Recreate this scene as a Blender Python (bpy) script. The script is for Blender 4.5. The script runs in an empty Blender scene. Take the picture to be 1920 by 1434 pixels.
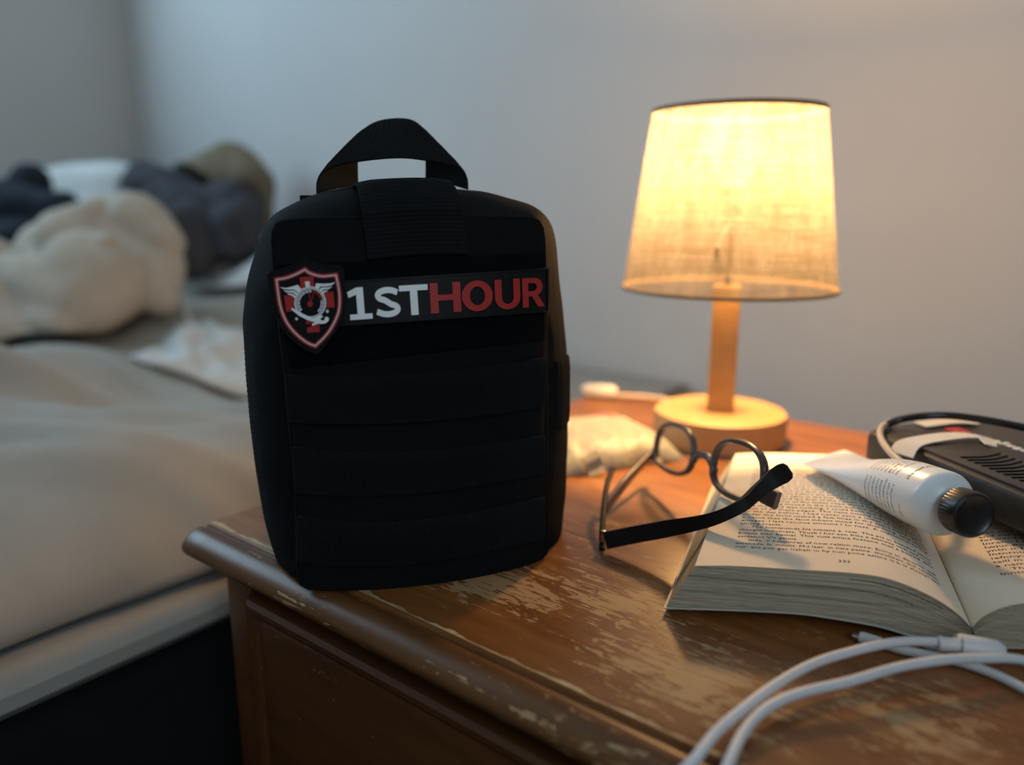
import bpy, bmesh, math, random
from mathutils import Vector, Matrix, noise

random.seed(7)
S = bpy.context.scene
COL = S.collection
T = 0.56                                   # height of the nightstand top above the floor

# ------------------------------------------------------------------ camera
EYE = Vector((0.4455, -0.226, T + 0.20))
YAW, PITCH, FPX = math.radians(39), math.radians(12.8), 1470.0
cam_d = bpy.data.cameras.new('camera')
cam = bpy.data.objects.new('camera', cam_d)
COL.objects.link(cam)
cam.location = EYE
cam.rotation_euler = (math.pi / 2 - PITCH, 0, YAW)
cam_d.sensor_width = 36.0
cam_d.lens = FPX / 1920.0 * 36.0
cam_d.clip_start = 0.01
cam_d.dof.use_dof = True
cam_d.dof.focus_distance = 0.410
cam_d.dof.aperture_fstop = 2.9
S.camera = cam

# ------------------------------------------------------------------ world, daylight, added fill, exposure
W = bpy.data.worlds.new('world')
S.world = W
W.use_nodes = True
bg = W.node_tree.nodes['Background']
bg.inputs[0].default_value = (0.55, 0.75, 1.0, 1)
bg.inputs[1].default_value = 0.6
S.view_settings.view_transform = 'Standard'
S.view_settings.look = 'None'
S.view_settings.gamma = 1.0
S.view_settings.use_curve_mapping = False
S.view_settings.exposure = 0.15
sun = bpy.data.lights.new('window_daylight', 'AREA')     # the overcast sky seen through the bedroom window
sun.shape = 'RECTANGLE'
sun.size, sun.size_y = 1.25, 1.15
sun.energy = 32.0
sun.color = (0.53, 0.79, 1.0)
sun_o = bpy.data.objects.new('window_daylight', sun)
COL.objects.link(sun_o)
sun_o.location = (-1.95, -0.25, 1.74)
sun_o.rotation_euler = (0, -math.pi / 2, 0)
fill = bpy.data.lights.new('added_fill_light', 'AREA')   # added fill from out of view, brightens the pouch letters and table
fill.shape = 'RECTANGLE'
fill.size, fill.size_y = 1.05, 0.85
fill.energy = 11.0
fill.color = (0.72, 0.87, 1.0)
fill_o = bpy.data.objects.new('added_fill_light', fill)
COL.objects.link(fill_o)
fill_o.location = (1.46, -0.85, 1.55)
fill_o.rotation_euler = (0, math.pi / 2, 0)
LAMP_WATTS, BULB_GLOW = 14.0, 1.0
LAMP_COLOR = (1.0, 0.56, 0.22)

# ------------------------------------------------------------------ material helpers
def lin(r, g, b):
    f = lambda c: (c / 255 / 12.92) if c / 255 <= 0.04045 else ((c / 255 + 0.055) / 1.055) ** 2.4
    return (f(r), f(g), f(b), 1)

class NT:
    def __init__(s, name):
        s.m = bpy.data.materials.new(name); s.m.use_nodes = True
        s.t = s.m.node_tree; s.b = s.t.nodes['Principled BSDF']; s.out = s.t.nodes['Material Output']
    def n(s, kind, **kw):
        x = s.t.nodes.new(kind)
        for k, v in kw.items(): setattr(x, k, v)
        return x
    def l(s, a, b): s.t.links.new(a, b)
    def coord(s, kind='Object', scale=(1, 1, 1), rot=(0, 0, 0)):
        tc = s.n('ShaderNodeTexCoord'); mp = s.n('ShaderNodeMapping')
        s.l(tc.outputs[kind], mp.inputs[0]); mp.inputs['Scale'].default_value = scale; mp.inputs['Rotation'].default_value = rot
        return mp.outputs[0]
    def noise(s, vec, scale, detail=4, rough=0.55, dist=0.0):
        x = s.n('ShaderNodeTexNoise'); s.l(vec, x.inputs['Vector'])
        x.inputs['Scale'].default_value = scale; x.inputs['Detail'].default_value = detail
        x.inputs['Roughness'].default_value = rough; x.inputs['Distortion'].default_value = dist
        return x.outputs[0]
    def ramp(s, fac, stops):
        r = s.n('ShaderNodeValToRGB'); s.l(fac, r.inputs[0]); e = r.color_ramp.elements
        while len(e) < len(stops): e.new(0.5)
        for i, (p, c) in enumerate(stops): e[i].position = p; e[i].color = c
        return r.outputs[0]
    def mix(s, fac, a, b, blend='MIX'):
        x = s.n('ShaderNodeMix', data_type='RGBA', blend_type=blend)
        for k, v in ((0, fac), (6, a), (7, b)):
            if hasattr(v, 'is_linked'): s.l(v, x.inputs[k])
            else: x.inputs[k].default_value = v
        return x.outputs[2]
    def math(s, op, a, b=0.0, c=None, clamp=False):
        x = s.n('ShaderNodeMath', operation=op); x.use_clamp = clamp
        for i, v in enumerate((a, b) if c is None else (a, b, c)):
            if hasattr(v, 'is_linked'): s.l(v, x.inputs[i])
            else: x.inputs[i].default_value = v
        return x.outputs[0]
    def bump(s, h, strength=0.3, dist=0.001):
        x = s.n('ShaderNodeBump'); x.inputs['Strength'].default_value = strength; x.inputs['Distance'].default_value = dist
        s.l(h, x.inputs['Height']); s.l(x.outputs[0], s.b.inputs['Normal'])
    def base(s, c):
        if hasattr(c, 'is_linked'): s.l(c, s.b.inputs['Base Color'])
        else: s.b.inputs['Base Color'].default_value = c
    def set(s, rough=None, spec=None, metal=None, coat=None):
        if rough is not None:
            if hasattr(rough, 'is_linked'): s.l(rough, s.b.inputs['Roughness'])
            else: s.b.inputs['Roughness'].default_value = rough
        if spec is not None: s.b.inputs['Specular IOR Level'].default_value = spec
        if metal is not None: s.b.inputs['Metallic'].default_value = metal
        if coat is not None: s.b.inputs['Coat Weight'].default_value = coat

def plain(name, color, rough=0.5, spec=0.4, metal=0.0, var=0.06, scale=40, bump=0.0, bscale=400):
    k = NT(name); v = k.coord()
    n = k.noise(v, scale, 3)
    dark = tuple(c * (1 - var * 2) for c in color[:3]) + (1,)
    k.base(k.ramp(n, [(0.3, dark), (0.7, color)]))
    k.set(rough, spec, metal)
    if bump: k.bump(k.noise(v, bscale, 2), bump, 0.0006)
    return k.m

def fabric(name, color, rough=0.85, spec=0.15, weave=900, strength=0.35, var=0.12, dist=0.0005):
    k = NT(name); v = k.coord()
    w1 = k.n('ShaderNodeTexWave', wave_type='BANDS', bands_direction='DIAGONAL'); k.l(v, w1.inputs[0]); w1.inputs['Scale'].default_value = weave
    w1.inputs['Distortion'].default_value = 1.5
    n = k.noise(v, weave * 0.6, 2)
    h = k.math('ADD', w1.outputs[1], n)
    k.bump(h, strength, dist)
    big = k.noise(v, 14, 4)
    dark = tuple(c * (1 - var) for c in color[:3]) + (1,); lite = tuple(min(1, c * (1 + var)) for c in color[:3]) + (1,)
    k.base(k.ramp(big, [(0.3, dark), (0.7, lite)]))
    k.set(rough, spec)
    return k.m

def wood_material(name, dark, light, wear, patches, wear_amount, rough=0.33, grain=(9, 70, 70), spec=0.5):
    k = NT(name); v = k.coord()
    vg = k.coord(scale=grain)
    g = k.noise(vg, 1.0, 5, 0.6, 0.6)
    fine = k.noise(k.coord(scale=tuple(x * 6 for x in grain)), 1.0, 3, 0.6)
    body = k.mix(k.math('MULTIPLY', fine, 0.35), k.ramp(g, [(0.30, dark), (0.70, light)]), dark)
    blot = k.noise(v, 11, 3)
    body = k.mix(k.math('MULTIPLY', blot, 0.45), body, tuple(c * 0.55 for c in dark[:3]) + (1,))
    mask = None
    for (px, py, pz, rx, ry, amt) in patches:              # places where the varnish has been rubbed away
        sub = k.n('ShaderNodeVectorMath', operation='SUBTRACT'); k.l(v, sub.inputs[0]); sub.inputs[1].default_value = (px, py, pz)
        mul = k.n('ShaderNodeVectorMath', operation='MULTIPLY'); k.l(sub.outputs[0], mul.inputs[0]); mul.inputs[1].default_value = (1 / rx, 1 / ry, 1 / max(rx, ry))
        ln = k.n('ShaderNodeVectorMath', operation='LENGTH'); k.l(mul.outputs[0], ln.inputs[0])
        f = k.math('MULTIPLY', k.math('SUBTRACT', 1.0, ln.outputs['Value'], clamp=True), amt)
        mask = f if mask is None else k.math('MAXIMUM', mask, f)
    sc = k.noise(k.coord(scale=(42, 230, 230), rot=(0, 0, 0.10)), 1.0, 6, 0.62, 1.0)
    chips = k.noise(k.coord(scale=(110, 150, 150)), 1.0, 4, 0.6, 0.8)
    streak = k.noise(k.coord(scale=(16, 760, 760), rot=(0, 0, 0.05)), 1.0, 3, 0.6, 0.3)
    val = k.math('ADD', k.math('ADD', k.math('MULTIPLY', sc, 0.50), k.math('MULTIPLY', chips, 0.26)), k.math('MULTIPLY', streak, 0.24))
    if mask is not None: val = k.math('ADD', val, k.math('MULTIPLY', mask, 0.235))
    lo = 0.625 - wear_amount
    wm = k.n('ShaderNodeMapRange'); wm.interpolation_type = 'SMOOTHSTEP'
    k.l(val, wm.inputs[0]); wm.inputs[1].default_value = lo; wm.inputs[2].default_value = lo + 0.022
    wmask = wm.outputs[0]
    wearcol = k.mix(fine, wear, tuple(c * 0.62 for c in wear[:3]) + (1,))
    k.base(k.mix(wmask, body, wearcol))
    rr = k.math('ADD', k.math('MULTIPLY', wmask, 0.22), k.math('ADD', k.math('MULTIPLY', blot, 0.16), rough - 0.08))
    k.set(rr, spec)
    h = k.math('SUBTRACT', k.math('MULTIPLY', fine, 0.25), k.math('MULTIPLY', wmask, 0.7))
    k.bump(h, 0.35, 0.0006)
    return k.m

# ------------------------------------------------------------------ materials
M = {}
M['wall'] = plain('wall_paint', (0.60, 0.60, 0.585, 1), 0.85, 0.2, var=0.03, scale=3, bump=0.08, bscale=220)
M['wall_dimmed'] = plain('dimmed_wall_paint', (0.26, 0.235, 0.21, 1), 0.85, 0.2, var=0.03, scale=3)  # unseen walls given a darker colour so less light bounces back
M['ceiling'] = plain('ceiling_paint', (0.55, 0.55, 0.53, 1), 0.9, 0.2, var=0.02, scale=3)
M['floor'] = plain('dark_floor', (0.035, 0.03, 0.028, 1), 0.6, 0.3, var=0.2, scale=8)
M['trim'] = plain('trim_paint', (0.62, 0.61, 0.58, 1), 0.5, 0.3, var=0.02)
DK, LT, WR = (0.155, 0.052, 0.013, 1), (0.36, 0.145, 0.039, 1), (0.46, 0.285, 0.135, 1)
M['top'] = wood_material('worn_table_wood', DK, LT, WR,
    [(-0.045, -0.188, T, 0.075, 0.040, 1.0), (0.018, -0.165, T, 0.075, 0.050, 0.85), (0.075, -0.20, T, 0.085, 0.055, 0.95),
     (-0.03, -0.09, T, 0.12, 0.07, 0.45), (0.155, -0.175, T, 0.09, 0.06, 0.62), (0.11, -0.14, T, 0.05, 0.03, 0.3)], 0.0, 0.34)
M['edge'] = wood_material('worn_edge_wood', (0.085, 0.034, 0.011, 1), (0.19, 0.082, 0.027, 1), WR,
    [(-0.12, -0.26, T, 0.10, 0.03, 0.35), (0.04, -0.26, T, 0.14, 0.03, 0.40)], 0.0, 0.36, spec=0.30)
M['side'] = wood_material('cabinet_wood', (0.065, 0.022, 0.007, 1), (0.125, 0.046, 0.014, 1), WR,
    [(-0.09, -0.25, T - .08, 0.2, 0.2, 0.15)], -0.02, 0.36, grain=(7, 60, 40))
M['raw'] = plain('bare_wood_edge', (0.50, 0.36, 0.20, 1), 0.6, 0.3, var=0.25, scale=90)
M['lampwood'] = wood_material('pale_lamp_wood', (0.46, 0.26, 0.095, 1), (0.55, 0.33, 0.13, 1), (0.55, 0.33, 0.13, 1), [], -0.4, 0.5, grain=(30, 200, 200))
M['nylon'] = fabric('black_nylon', (0.0074, 0.0084, 0.0092, 1), 0.82, 0.06, 700, 0.5, 0.1)
M['webbing'] = fabric('black_webbing', (0.0115, 0.0127, 0.0135, 1), 0.85, 0.03, 1600, 0.3, 0.1)
M['velvet'] = fabric('black_loop_fabric', (0.0042, 0.0046, 0.0054, 1), 0.95, 0.06, 1500, 0.6, 0.2)
M['rubber'] = plain('black_rubber', (0.0042, 0.0046, 0.0050, 1), 0.55, 0.22, var=0.05)
M['red'] = plain('red_rubber', (0.42, 0.028, 0.024, 1), 0.5, 0.35, var=0.05)
M['white_rub'] = plain('white_rubber', (0.86, 0.89, 0.89, 1), 0.5, 0.35, var=0.02)
M['pink_rub'] = plain('pale_rubber_line', (0.62, 0.50, 0.50, 1), 0.5, 0.35, var=0.02)
M['zip'] = plain('zipper_coil', (0.03, 0.032, 0.034, 1), 0.35, 0.6, var=0.05)
M['page'] = plain('book_paper', (0.80, 0.70, 0.56, 1), 0.8, 0.2, var=0.03, scale=20)
def page_edge_material():
    k = NT('page_edges'); v = k.coord(scale=(6, 1, 1500))  # edge paper darkened, shade between the leaves put into the stripe colours
    n = k.noise(v, 1.0, 2, .5); big = k.noise(k.coord(scale=(8, 1, 260)), 1.0, 3)
    k.base(k.ramp(k.math('ADD', k.math('MULTIPLY', n, .6), k.math('MULTIPLY', big, .4)), [(.34, (.25, .215, .155, 1)), (.62, (.52, .45, .33, 1))])); k.set(.85, .15); k.bump(n, .4, .0004); return k.m
M['page_edge'] = page_edge_material()
M['cover'] = plain('book_cover', (0.55, 0.53, 0.46, 1), 0.5, 0.4, var=0.05)
M['ink'] = plain('print_ink', (0.085, 0.07, 0.06, 1), 0.8, 0.1, var=0.02)
M['glasses'] = plain('dark_acetate', (0.018, 0.014, 0.014, 1), 0.22, 0.6, var=0.2)
M['glasses_clear'] = plain('smoky_acetate', (0.130, 0.090, 0.080, 1), 0.3, 0.4, var=0.3)
M['temple'] = plain('matte_black_acetate', (0.006, 0.0055, 0.005, 1), 0.5, 0.25, var=0.1)
M['steel'] = plain('hinge_steel', (0.55, 0.55, 0.56, 1), 0.25, 0.5, 1.0, var=0.05)
M['tube'] = plain('white_tube_plastic', (0.74, 0.78, 0.80, 1), 0.30, 0.5, var=0.02)
M['cap'] = plain('black_cap_plastic', (0.012, 0.011, 0.010, 1), 0.32, 0.5, var=0.05)
M['cable'] = plain('white_cable_rubber', (0.62, 0.64, 0.66, 1), 0.45, 0.4, var=0.03)
M['device'] = plain('black_device_plastic', (0.030, 0.026, 0.023, 1), 0.42, 0.45, var=0.2, scale=60, bump=0.15, bscale=900)
M['device2'] = plain('black_device_gloss', (0.012, 0.011, 0.011, 1), 0.25, 0.5, var=0.1)
M['paper'] = plain('white_paper', (0.66, 0.64, 0.58, 1), 0.7, 0.3, var=0.05)
M['beige'] = plain('beige_cable', (0.48, 0.40, 0.32, 1), 0.5, 0.4, var=0.05)
M['sheet'] = fabric('grey_beige_sheet', (0.335, 0.318, 0.283, 1), 0.9, 0.1, 500, 0.2, 0.06)
M['duvet'] = fabric('beige_duvet', (0.46, 0.395, 0.32, 1), 0.9, 0.1, 500, 0.2, 0.08)
M['pillow'] = fabric('white_pillow', (0.62, 0.64, 0.62, 1), 0.9, 0.1, 500, 0.2, 0.05)
M['dark'] = fabric('charcoal_cloth', (0.060, 0.060, 0.068, 1), 0.9, 0.1, 500, 0.2, 0.25)
M['navy'] = fabric('navy_cloth', (0.024, 0.029, 0.038, 1), 0.9, 0.1, 500, 0.2, 0.25)
M['khaki'] = fabric('khaki_blanket', (0.20, 0.165, 0.115, 1), 0.9, 0.1, 500, 0.2, 0.25)
M['bedbase'] = plain('black_bed_base', (0.010, 0.010, 0.010, 1), 0.8, 0.2, var=0.1)
M['socket'] = plain('white_socket', (0.6, 0.6, 0.58, 1), 0.5, 0.4)

def bulb_material():
    k = NT('warm_bulb_glass')
    e = k.n('ShaderNodeEmission'); e.inputs[0].default_value = LAMP_COLOR + (1,); e.inputs[1].default_value = BULB_GLOW
    t = k.n('ShaderNodeBsdfTransparent'); a = k.n('ShaderNodeAddShader')
    k.l(e.outputs[0], a.inputs[0]); k.l(t.outputs[0], a.inputs[1]); k.l(a.outputs[0], k.out.inputs[0]); return k.m
M['bulb'] = bulb_material()

def shade_material():
    k = NT('linen_lampshade')
    uv = k.coord('UV', (1, 1, 1))
    mpu = k.coord('UV', (150, 14, 1)); mpv = k.coord('UV', (14, 130, 1))
    a = k.noise(mpu, 1.0, 4, 0.6); b = k.noise(mpv, 1.0, 4, 0.6)
    w = k.math('MULTIPLY', a, b)
    slub = k.ramp(k.math('ADD', k.math('MULTIPLY', k.noise(k.coord('UV', (40, 3, 1)), 1.0, 3), 0.5), k.math('MULTIPLY', k.noise(k.coord('UV', (5, 60, 1)), 1.0, 3), 0.5)), [(0.40, (0.72, 0.66, 0.58, 1)), (0.56, (1, 1, 1, 1))])
    tint = k.ramp(w, [(0.14, (0.085, 0.076, 0.064, 1)), (0.34, (0.124, 0.113, 0.097, 1))])
    colr = k.mix(1.0, tint, slub, 'MULTIPLY')
    d = k.n('ShaderNodeBsdfDiffuse'); t = k.n('ShaderNodeBsdfTranslucent'); mx = k.n('ShaderNodeMixShader')
    k.l(colr, d.inputs[0]); k.l(colr, t.inputs[0]); mx.inputs[0].default_value = 0.5
    tp = k.n('ShaderNodeBsdfTransparent'); m2 = k.n('ShaderNodeMixShader'); m2.inputs[0].default_value = 0.22   # loosely woven: light also passes straight through the gaps
    bp_ = k.n('ShaderNodeBump'); bp_.inputs['Strength'].default_value = 0.25; bp_.inputs['Distance'].default_value = 0.0006
    k.l(w, bp_.inputs['Height']); k.l(bp_.outputs[0], d.inputs['Normal'])
    k.l(d.outputs[0], mx.inputs[1]); k.l(t.outputs[0], mx.inputs[2])
    k.l(mx.outputs[0], m2.inputs[1]); k.l(tp.outputs[0], m2.inputs[2]); k.l(m2.outputs[0], k.out.inputs[0])
    return k.m
M['shade'] = shade_material()

def lens_material():
    k = NT('spectacle_lens')
    tr = k.n('ShaderNodeBsdfTransparent'); gl = k.n('ShaderNodeBsdfGlossy'); gl.inputs['Roughness'].default_value = 0.02
    tr.inputs[0].default_value = (0.96, 0.97, 0.96, 1)
    fr = k.n('ShaderNodeLayerWeight'); fr.inputs[0].default_value = 0.5; mx = k.n('ShaderNodeMixShader')
    k.l(k.math('ADD', k.math('MULTIPLY', k.math('POWER', fr.outputs['Facing'], 4.0), 0.6), 0.035), mx.inputs[0]); k.l(tr.outputs[0], mx.inputs[1]); k.l(gl.outputs[0], mx.inputs[2]); k.l(mx.outputs[0], k.out.inputs[0])
    return k.m
M['lens'] = lens_material()

# ------------------------------------------------------------------ object helpers
def thing(name, label, cat, loc=(0, 0, 0), rotz=0.0, group=None):
    o = bpy.data.objects.new(name, None); COL.objects.link(o)
    o.empty_display_size = 0.02
    o.location = loc; o.rotation_euler = (0, 0, rotz)
    o['label'] = label; o['category'] = cat
    if group: o['group'] = group
    return o

def world_to(parent):
    return (Matrix.Translation(Vector(parent.location)) @ Matrix.Rotation(parent.rotation_euler[2], 4, 'Z')).inverted()

def root_of(p):
    while p.parent: p = p.parent
    return p

def obj(name, bm, mat, parent=None, smooth=True, world=False, label=None, kind=None, recalc=True, sharp=None):
    if recalc: bmesh.ops.recalc_face_normals(bm, faces=bm.faces[:])
    if world and parent is not None: bmesh.ops.transform(bm, matrix=world_to(root_of(parent)), verts=bm.verts[:])
    me = bpy.data.meshes.new(name); bm.to_mesh(me); bm.free()
    if smooth:
        me.polygons.foreach_set('use_smooth', [True] * len(me.polygons))
        me.set_sharp_from_angle(angle=math.radians(sharp or 40))
    me.materials.append(mat)
    o = bpy.data.objects.new(name, me); COL.objects.link(o)
    if parent is not None: o.parent = parent
    if label: o['label'] = label
    if kind: o['kind'] = kind
    return o

def struct(name, bm, mat):
    return obj(name, bm, mat, None, False, kind='structure')

def tag(o, label, cat, group=None):
    o['label'] = label; o['category'] = cat
    if group: o['group'] = group
    return o

def box(bm, lo, hi, bevel=0.0, seg=2):
    r = bmesh.ops.create_cube(bm, size=1.0); vs = r['verts']
    for v in vs:
        v.co = Vector([(lo[i] + hi[i]) / 2 + v.co[i] * (hi[i] - lo[i]) for i in range(3)])
    if bevel:
        es = list({e for v in vs for e in v.link_edges})
        bmesh.ops.bevel(bm, geom=es, offset=bevel, segments=seg, profile=0.5, affect='EDGES')
    return vs

def loft(bm, rings, closed=True, cap0=True, cap1=True, uv=False):
    vr = [[bm.verts.new(p) for p in r] for r in rings]
    n = len(vr[0]); lay = bm.loops.layers.uv.verify() if uv else None
    for i in range(len(vr) - 1):
        for j in range(n if closed else n - 1):
            k = (j + 1) % n
            f = bm.faces.new((vr[i][j], vr[i][k], vr[i + 1][k], vr[i + 1][j]))
            if uv:
                c = [(j / n, i / (len(vr) - 1)), ((j + 1) / n, i / (len(vr) - 1)), ((j + 1) / n, (i + 1) / (len(vr) - 1)), (j / n, (i + 1) / (len(vr) - 1))]
                for lp, q in zip(f.loops, c): lp[lay].uv = q
    if closed and cap0: bm.faces.new(vr[0][::-1])
    if closed and cap1: bm.faces.new(vr[-1])
    return vr

def lathe(bm, prof, n=48, center=(0, 0), cap0=True, cap1=True, uv=False):
    rings = [[(center[0] + r * math.cos(2 * math.pi * j / n), center[1] + r * math.sin(2 * math.pi * j / n), z) for j in range(n)] for r, z in prof]
    return loft(bm, rings, True, cap0, cap1, uv)

def catmull(pts, sub=8):
    P = [Vector(p) for p in pts]; out = []
    for i in range(len(P) - 1):
        p0 = P[i - 1] if i else P[0] * 2 - P[1]; p1, p2 = P[i], P[i + 1]
        p3 = P[i + 2] if i + 2 < len(P) else P[-1] * 2 - P[-2]
        for k in range(sub):
            t = k / sub
            out.append(0.5 * ((2 * p1) + (p2 - p0) * t + (2 * p0 - 5 * p1 + 4 * p2 - p3) * t * t + (3 * p1 - p0 - 3 * p2 + p3) * t ** 3))
    out.append(P[-1].copy()); return out

def sweep(bm, pts, prof, up=(0, 0, 1), scales=None, cap=True):
    """prof: list of (side, up) offsets; follows pts with a fixed up hint (or one per point)."""
    rings = []
    for i, p in enumerate(pts):
        a = pts[max(i - 1, 0)]; b = pts[min(i + 1, len(pts) - 1)]
        t = (b - a).normalized()
        u = Vector(up[i] if isinstance(up, list) else up)
        s = t.cross(u)
        if s.length < 1e-6: s = t.cross(Vector((1, 0, 0)))
        s.normalize(); u2 = s.cross(t).normalized()
        sw, su = scales[i] if scales else (1, 1)
        rings.append([p + s * (x * sw) + u2 * (y * su) for x, y in prof])
    return loft(bm, rings, True, cap, cap)

def circ(r, n=12): return [(r * math.cos(2 * math.pi * i / n), r * math.sin(2 * math.pi * i / n)) for i in range(n)]
def rrect(w, h, r, n=3):
    out = []
    for cx, cy, a0 in ((w / 2 - r, h / 2 - r, 0), (-w / 2 + r, h / 2 - r, 90), (-w / 2 + r, -h / 2 + r, 180), (w / 2 - r, -h / 2 + r, 270)):
        for i in range(n + 1):
            a = math.radians(a0 + 90 * i / n); out.append((cx + r * math.cos(a), cy + r * math.sin(a)))
    return out

def tube(bm, pts, r, n=12, sub=8, cap=True):
    sweep(bm, catmull(pts, sub), circ(r, n), cap=cap)

def lerp(a, b, t): return a + (b - a) * t
def interp(pairs, x):
    if x <= pairs[0][0]: return pairs[0][1]
    for (a, u), (b, v) in zip(pairs, pairs[1:]):
        if x <= b: return lerp(u, v, (x - a) / (b - a))
    return pairs[-1][1]
def smoothstep(a, b, x):
    t = min(1, max(0, (x - a) / (b - a))); return t * t * (3 - 2 * t)

_rt = Vector((math.cos(YAW), math.sin(YAW), 0)); _fh = Vector((-math.sin(YAW), math.cos(YAW), 0))
_fw = _fh * math.cos(PITCH) - Vector((0, 0, math.sin(PITCH))); _up = _fh * math.sin(PITCH) + Vector((0, 0, math.cos(PITCH)))
def at_height(px, py, z):
    """point of the room seen at a photo position, at height z above the nightstand top"""
    r = _fw + _rt * ((px - 960) / FPX) + _up * ((717 - py) / FPX)
    return EYE + r * ((T + z - EYE.z) / r.z)
def at_depth(px, py, d):
    return EYE + (_fw + _rt * ((px - 960) / FPX) + _up * ((717 - py) / FPX)) * d

# ------------------------------------------------------------------ room
RX0, RX1, RY0, RY1, RZ = -1.80, 1.35, -1.55, 0.88, 2.45
bm = bmesh.new(); box(bm, (RX0 - .12, RY0 - .12, -0.1), (RX1 + .12, RY1 + .12, 0)); struct('floor', bm, M['floor'])
bm = bmesh.new(); box(bm, (RX0 - .12, RY0 - .12, RZ), (RX1 + .12, RY1 + .12, RZ + .1)); struct('ceiling', bm, M['ceiling'])
bm = bmesh.new(); box(bm, (RX0 - .12, RY1, 0), (RX1 + .12, RY1 + .12, RZ)); struct('wall_back', bm, M['wall'])
bm = bmesh.new(); box(bm, (RX0 - .12, RY0 - .12, 0), (RX1 + .12, RY0, RZ)); struct('wall_front', bm, M['wall_dimmed'])
VY0, VY1, VZ0, VZ1 = -1.30, -0.40, 1.00, 2.10  # unseen opening and frame, added to let the fill light in
bm = bmesh.new()
for lo, hi in (((VY0, VZ0), (VY0 + .05, VZ1)), ((VY1 - .05, VZ0), (VY1, VZ1)), ((VY0, VZ0), (VY1, VZ0 + .05)), ((VY0, VZ1 - .05), (VY1, VZ1))):
    box(bm, (RX1 + .04, lo[0], lo[1]), (RX1 + .09, hi[0], hi[1]))
struct('added_window', bm, M['trim'])
bm = bmesh.new()
box(bm, (RX1, RY0, 0), (RX1 + .12, VY0, RZ)); box(bm, (RX1, VY1, 0), (RX1 + .12, RY1, RZ))
box(bm, (RX1, VY0, 0), (RX1 + .12, VY1, VZ0)); box(bm, (RX1, VY0, VZ1), (RX1 + .12, VY1, RZ))
struct('wall_right', bm, M['wall_dimmed'])
WY0, WY1, WZ0, WZ1 = -0.90, 0.40, 1.14, 2.34
bm = bmesh.new()
box(bm, (RX0 - .12, RY0, 0), (RX0, WY0, RZ)); box(bm, (RX0 - .12, WY1, 0), (RX0, RY1, RZ))
box(bm, (RX0 - .12, WY0, 0), (RX0, WY1, WZ0)); box(bm, (RX0 - .12, WY0, WZ1), (RX0, WY1, RZ))
struct('wall_left', bm, M['wall'])
bm = bmesh.new()
for lo, hi in (((WY0, WZ0), (WY0 + .05, WZ1)), ((WY1 - .05, WZ0), (WY1, WZ1)), ((WY0, WZ0), (WY1, WZ0 + .05)), ((WY0, WZ1 - .05), (WY1, WZ1)), ((-1.37, WZ0), (-1.33, WZ1))):
    box(bm, (RX0 - .09, lo[0], lo[1]), (RX0 - .04, hi[0], hi[1]))
struct('window_1', bm, M['trim'])
for nm, lo, hi in (('baseboard_back', (RX0, RY1 - .012, 0), (RX1, RY1, .09)), ('baseboard_left', (RX0, RY0, 0), (RX0 + .012, RY1 - .012, .09)), ('baseboard_right', (RX1 - .012, RY0, 0), (RX1, RY1 - .012, .09))):
    bm = bmesh.new(); box(bm, lo, hi); struct(nm, bm, M['trim'])

# ------------------------------------------------------------------ nightstand
NS = thing('nightstand', 'worn brown wooden nightstand with scratched top and rounded front edge', 'nightstand', (0.24, 0.26, 0))
NX0, NX1, NY1, GY = -0.006, 0.486, 0.503, 0.0165
bm = bmesh.new(); box(bm, (NX0, GY + .0012, T - .021), (NX1, NY1, T), 0.0022, 2)
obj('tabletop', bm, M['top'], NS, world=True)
# bare, chipped strip where the veneer ends beside the groove
bm = bmesh.new(); ra, rb = [], []
N = 160
for i in range(N + 1):
    x = lerp(NX0 + .003, NX1 - .003, i / N)
    w = 0.0022 + 0.0022 * noise.noise(Vector((x * 60, 1.3, 0))) + 0.0016 * noise.noise(Vector((x * 210, 7.3, 0))) + 0.0012 * math.sin(x * 17)
    w = max(0.0008, w)
    ra.append((x, GY + .0024, T + .00012)); rb.append((x, GY + .0024 + w, T + .00012))
loft(bm, [ra, rb], closed=False)
obj('bare_wood_strip', bm, M['raw'], NS, world=True, label='pale bare wood strip along the groove')
# front moulding: cross-section in (Y, Z) swept along X
prof = [(GY + .001, -.020), (GY + .001, -.0022), (GY - .0006, -.0024), (GY - .0022, -.0012), (GY - .0050, -.0008), (.0080, -.0016), (.0040, -.0034), (.0010, -.0062), (-.0008, -.0095), (-.0010, -.0125), (.0004, -.0150), (.0030, -.0166), (.0075, -.0172), (.0095, -.0195)]
bm = bmesh.new(); rings = []
for x, ins in [(NX0 - .0005, .0022), (NX0 + .0008, .0006), (NX0 + .003, 0)] + [(lerp(NX0 + .003, NX1 - .003, i / 30), 0) for i in range(1, 30)] + [(NX1 - .003, 0), (NX1 + .0005, .002)]:
    rings.append([(x, y + ins * (1 if y < .012 else 0), T + z - (ins if z > -.008 else -ins * .5)) for y, z in prof])
loft(bm, rings)
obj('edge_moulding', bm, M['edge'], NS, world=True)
bm = bmesh.new()
BX0, BX1, BY0 = 0.016, 0.464, 0.020
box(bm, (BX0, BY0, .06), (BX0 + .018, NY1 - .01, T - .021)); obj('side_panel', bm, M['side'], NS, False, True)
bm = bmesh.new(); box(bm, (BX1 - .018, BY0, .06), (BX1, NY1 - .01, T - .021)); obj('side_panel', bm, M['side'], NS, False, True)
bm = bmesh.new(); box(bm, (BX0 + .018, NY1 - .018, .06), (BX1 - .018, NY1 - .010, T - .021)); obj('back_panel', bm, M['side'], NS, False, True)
bm = bmesh.new(); box(bm, (BX0, BY0 - .004, .06), (BX0 + .027, BY0, T - .021), .001); obj('face_stile', bm, M['side'], NS, world=True)
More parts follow.
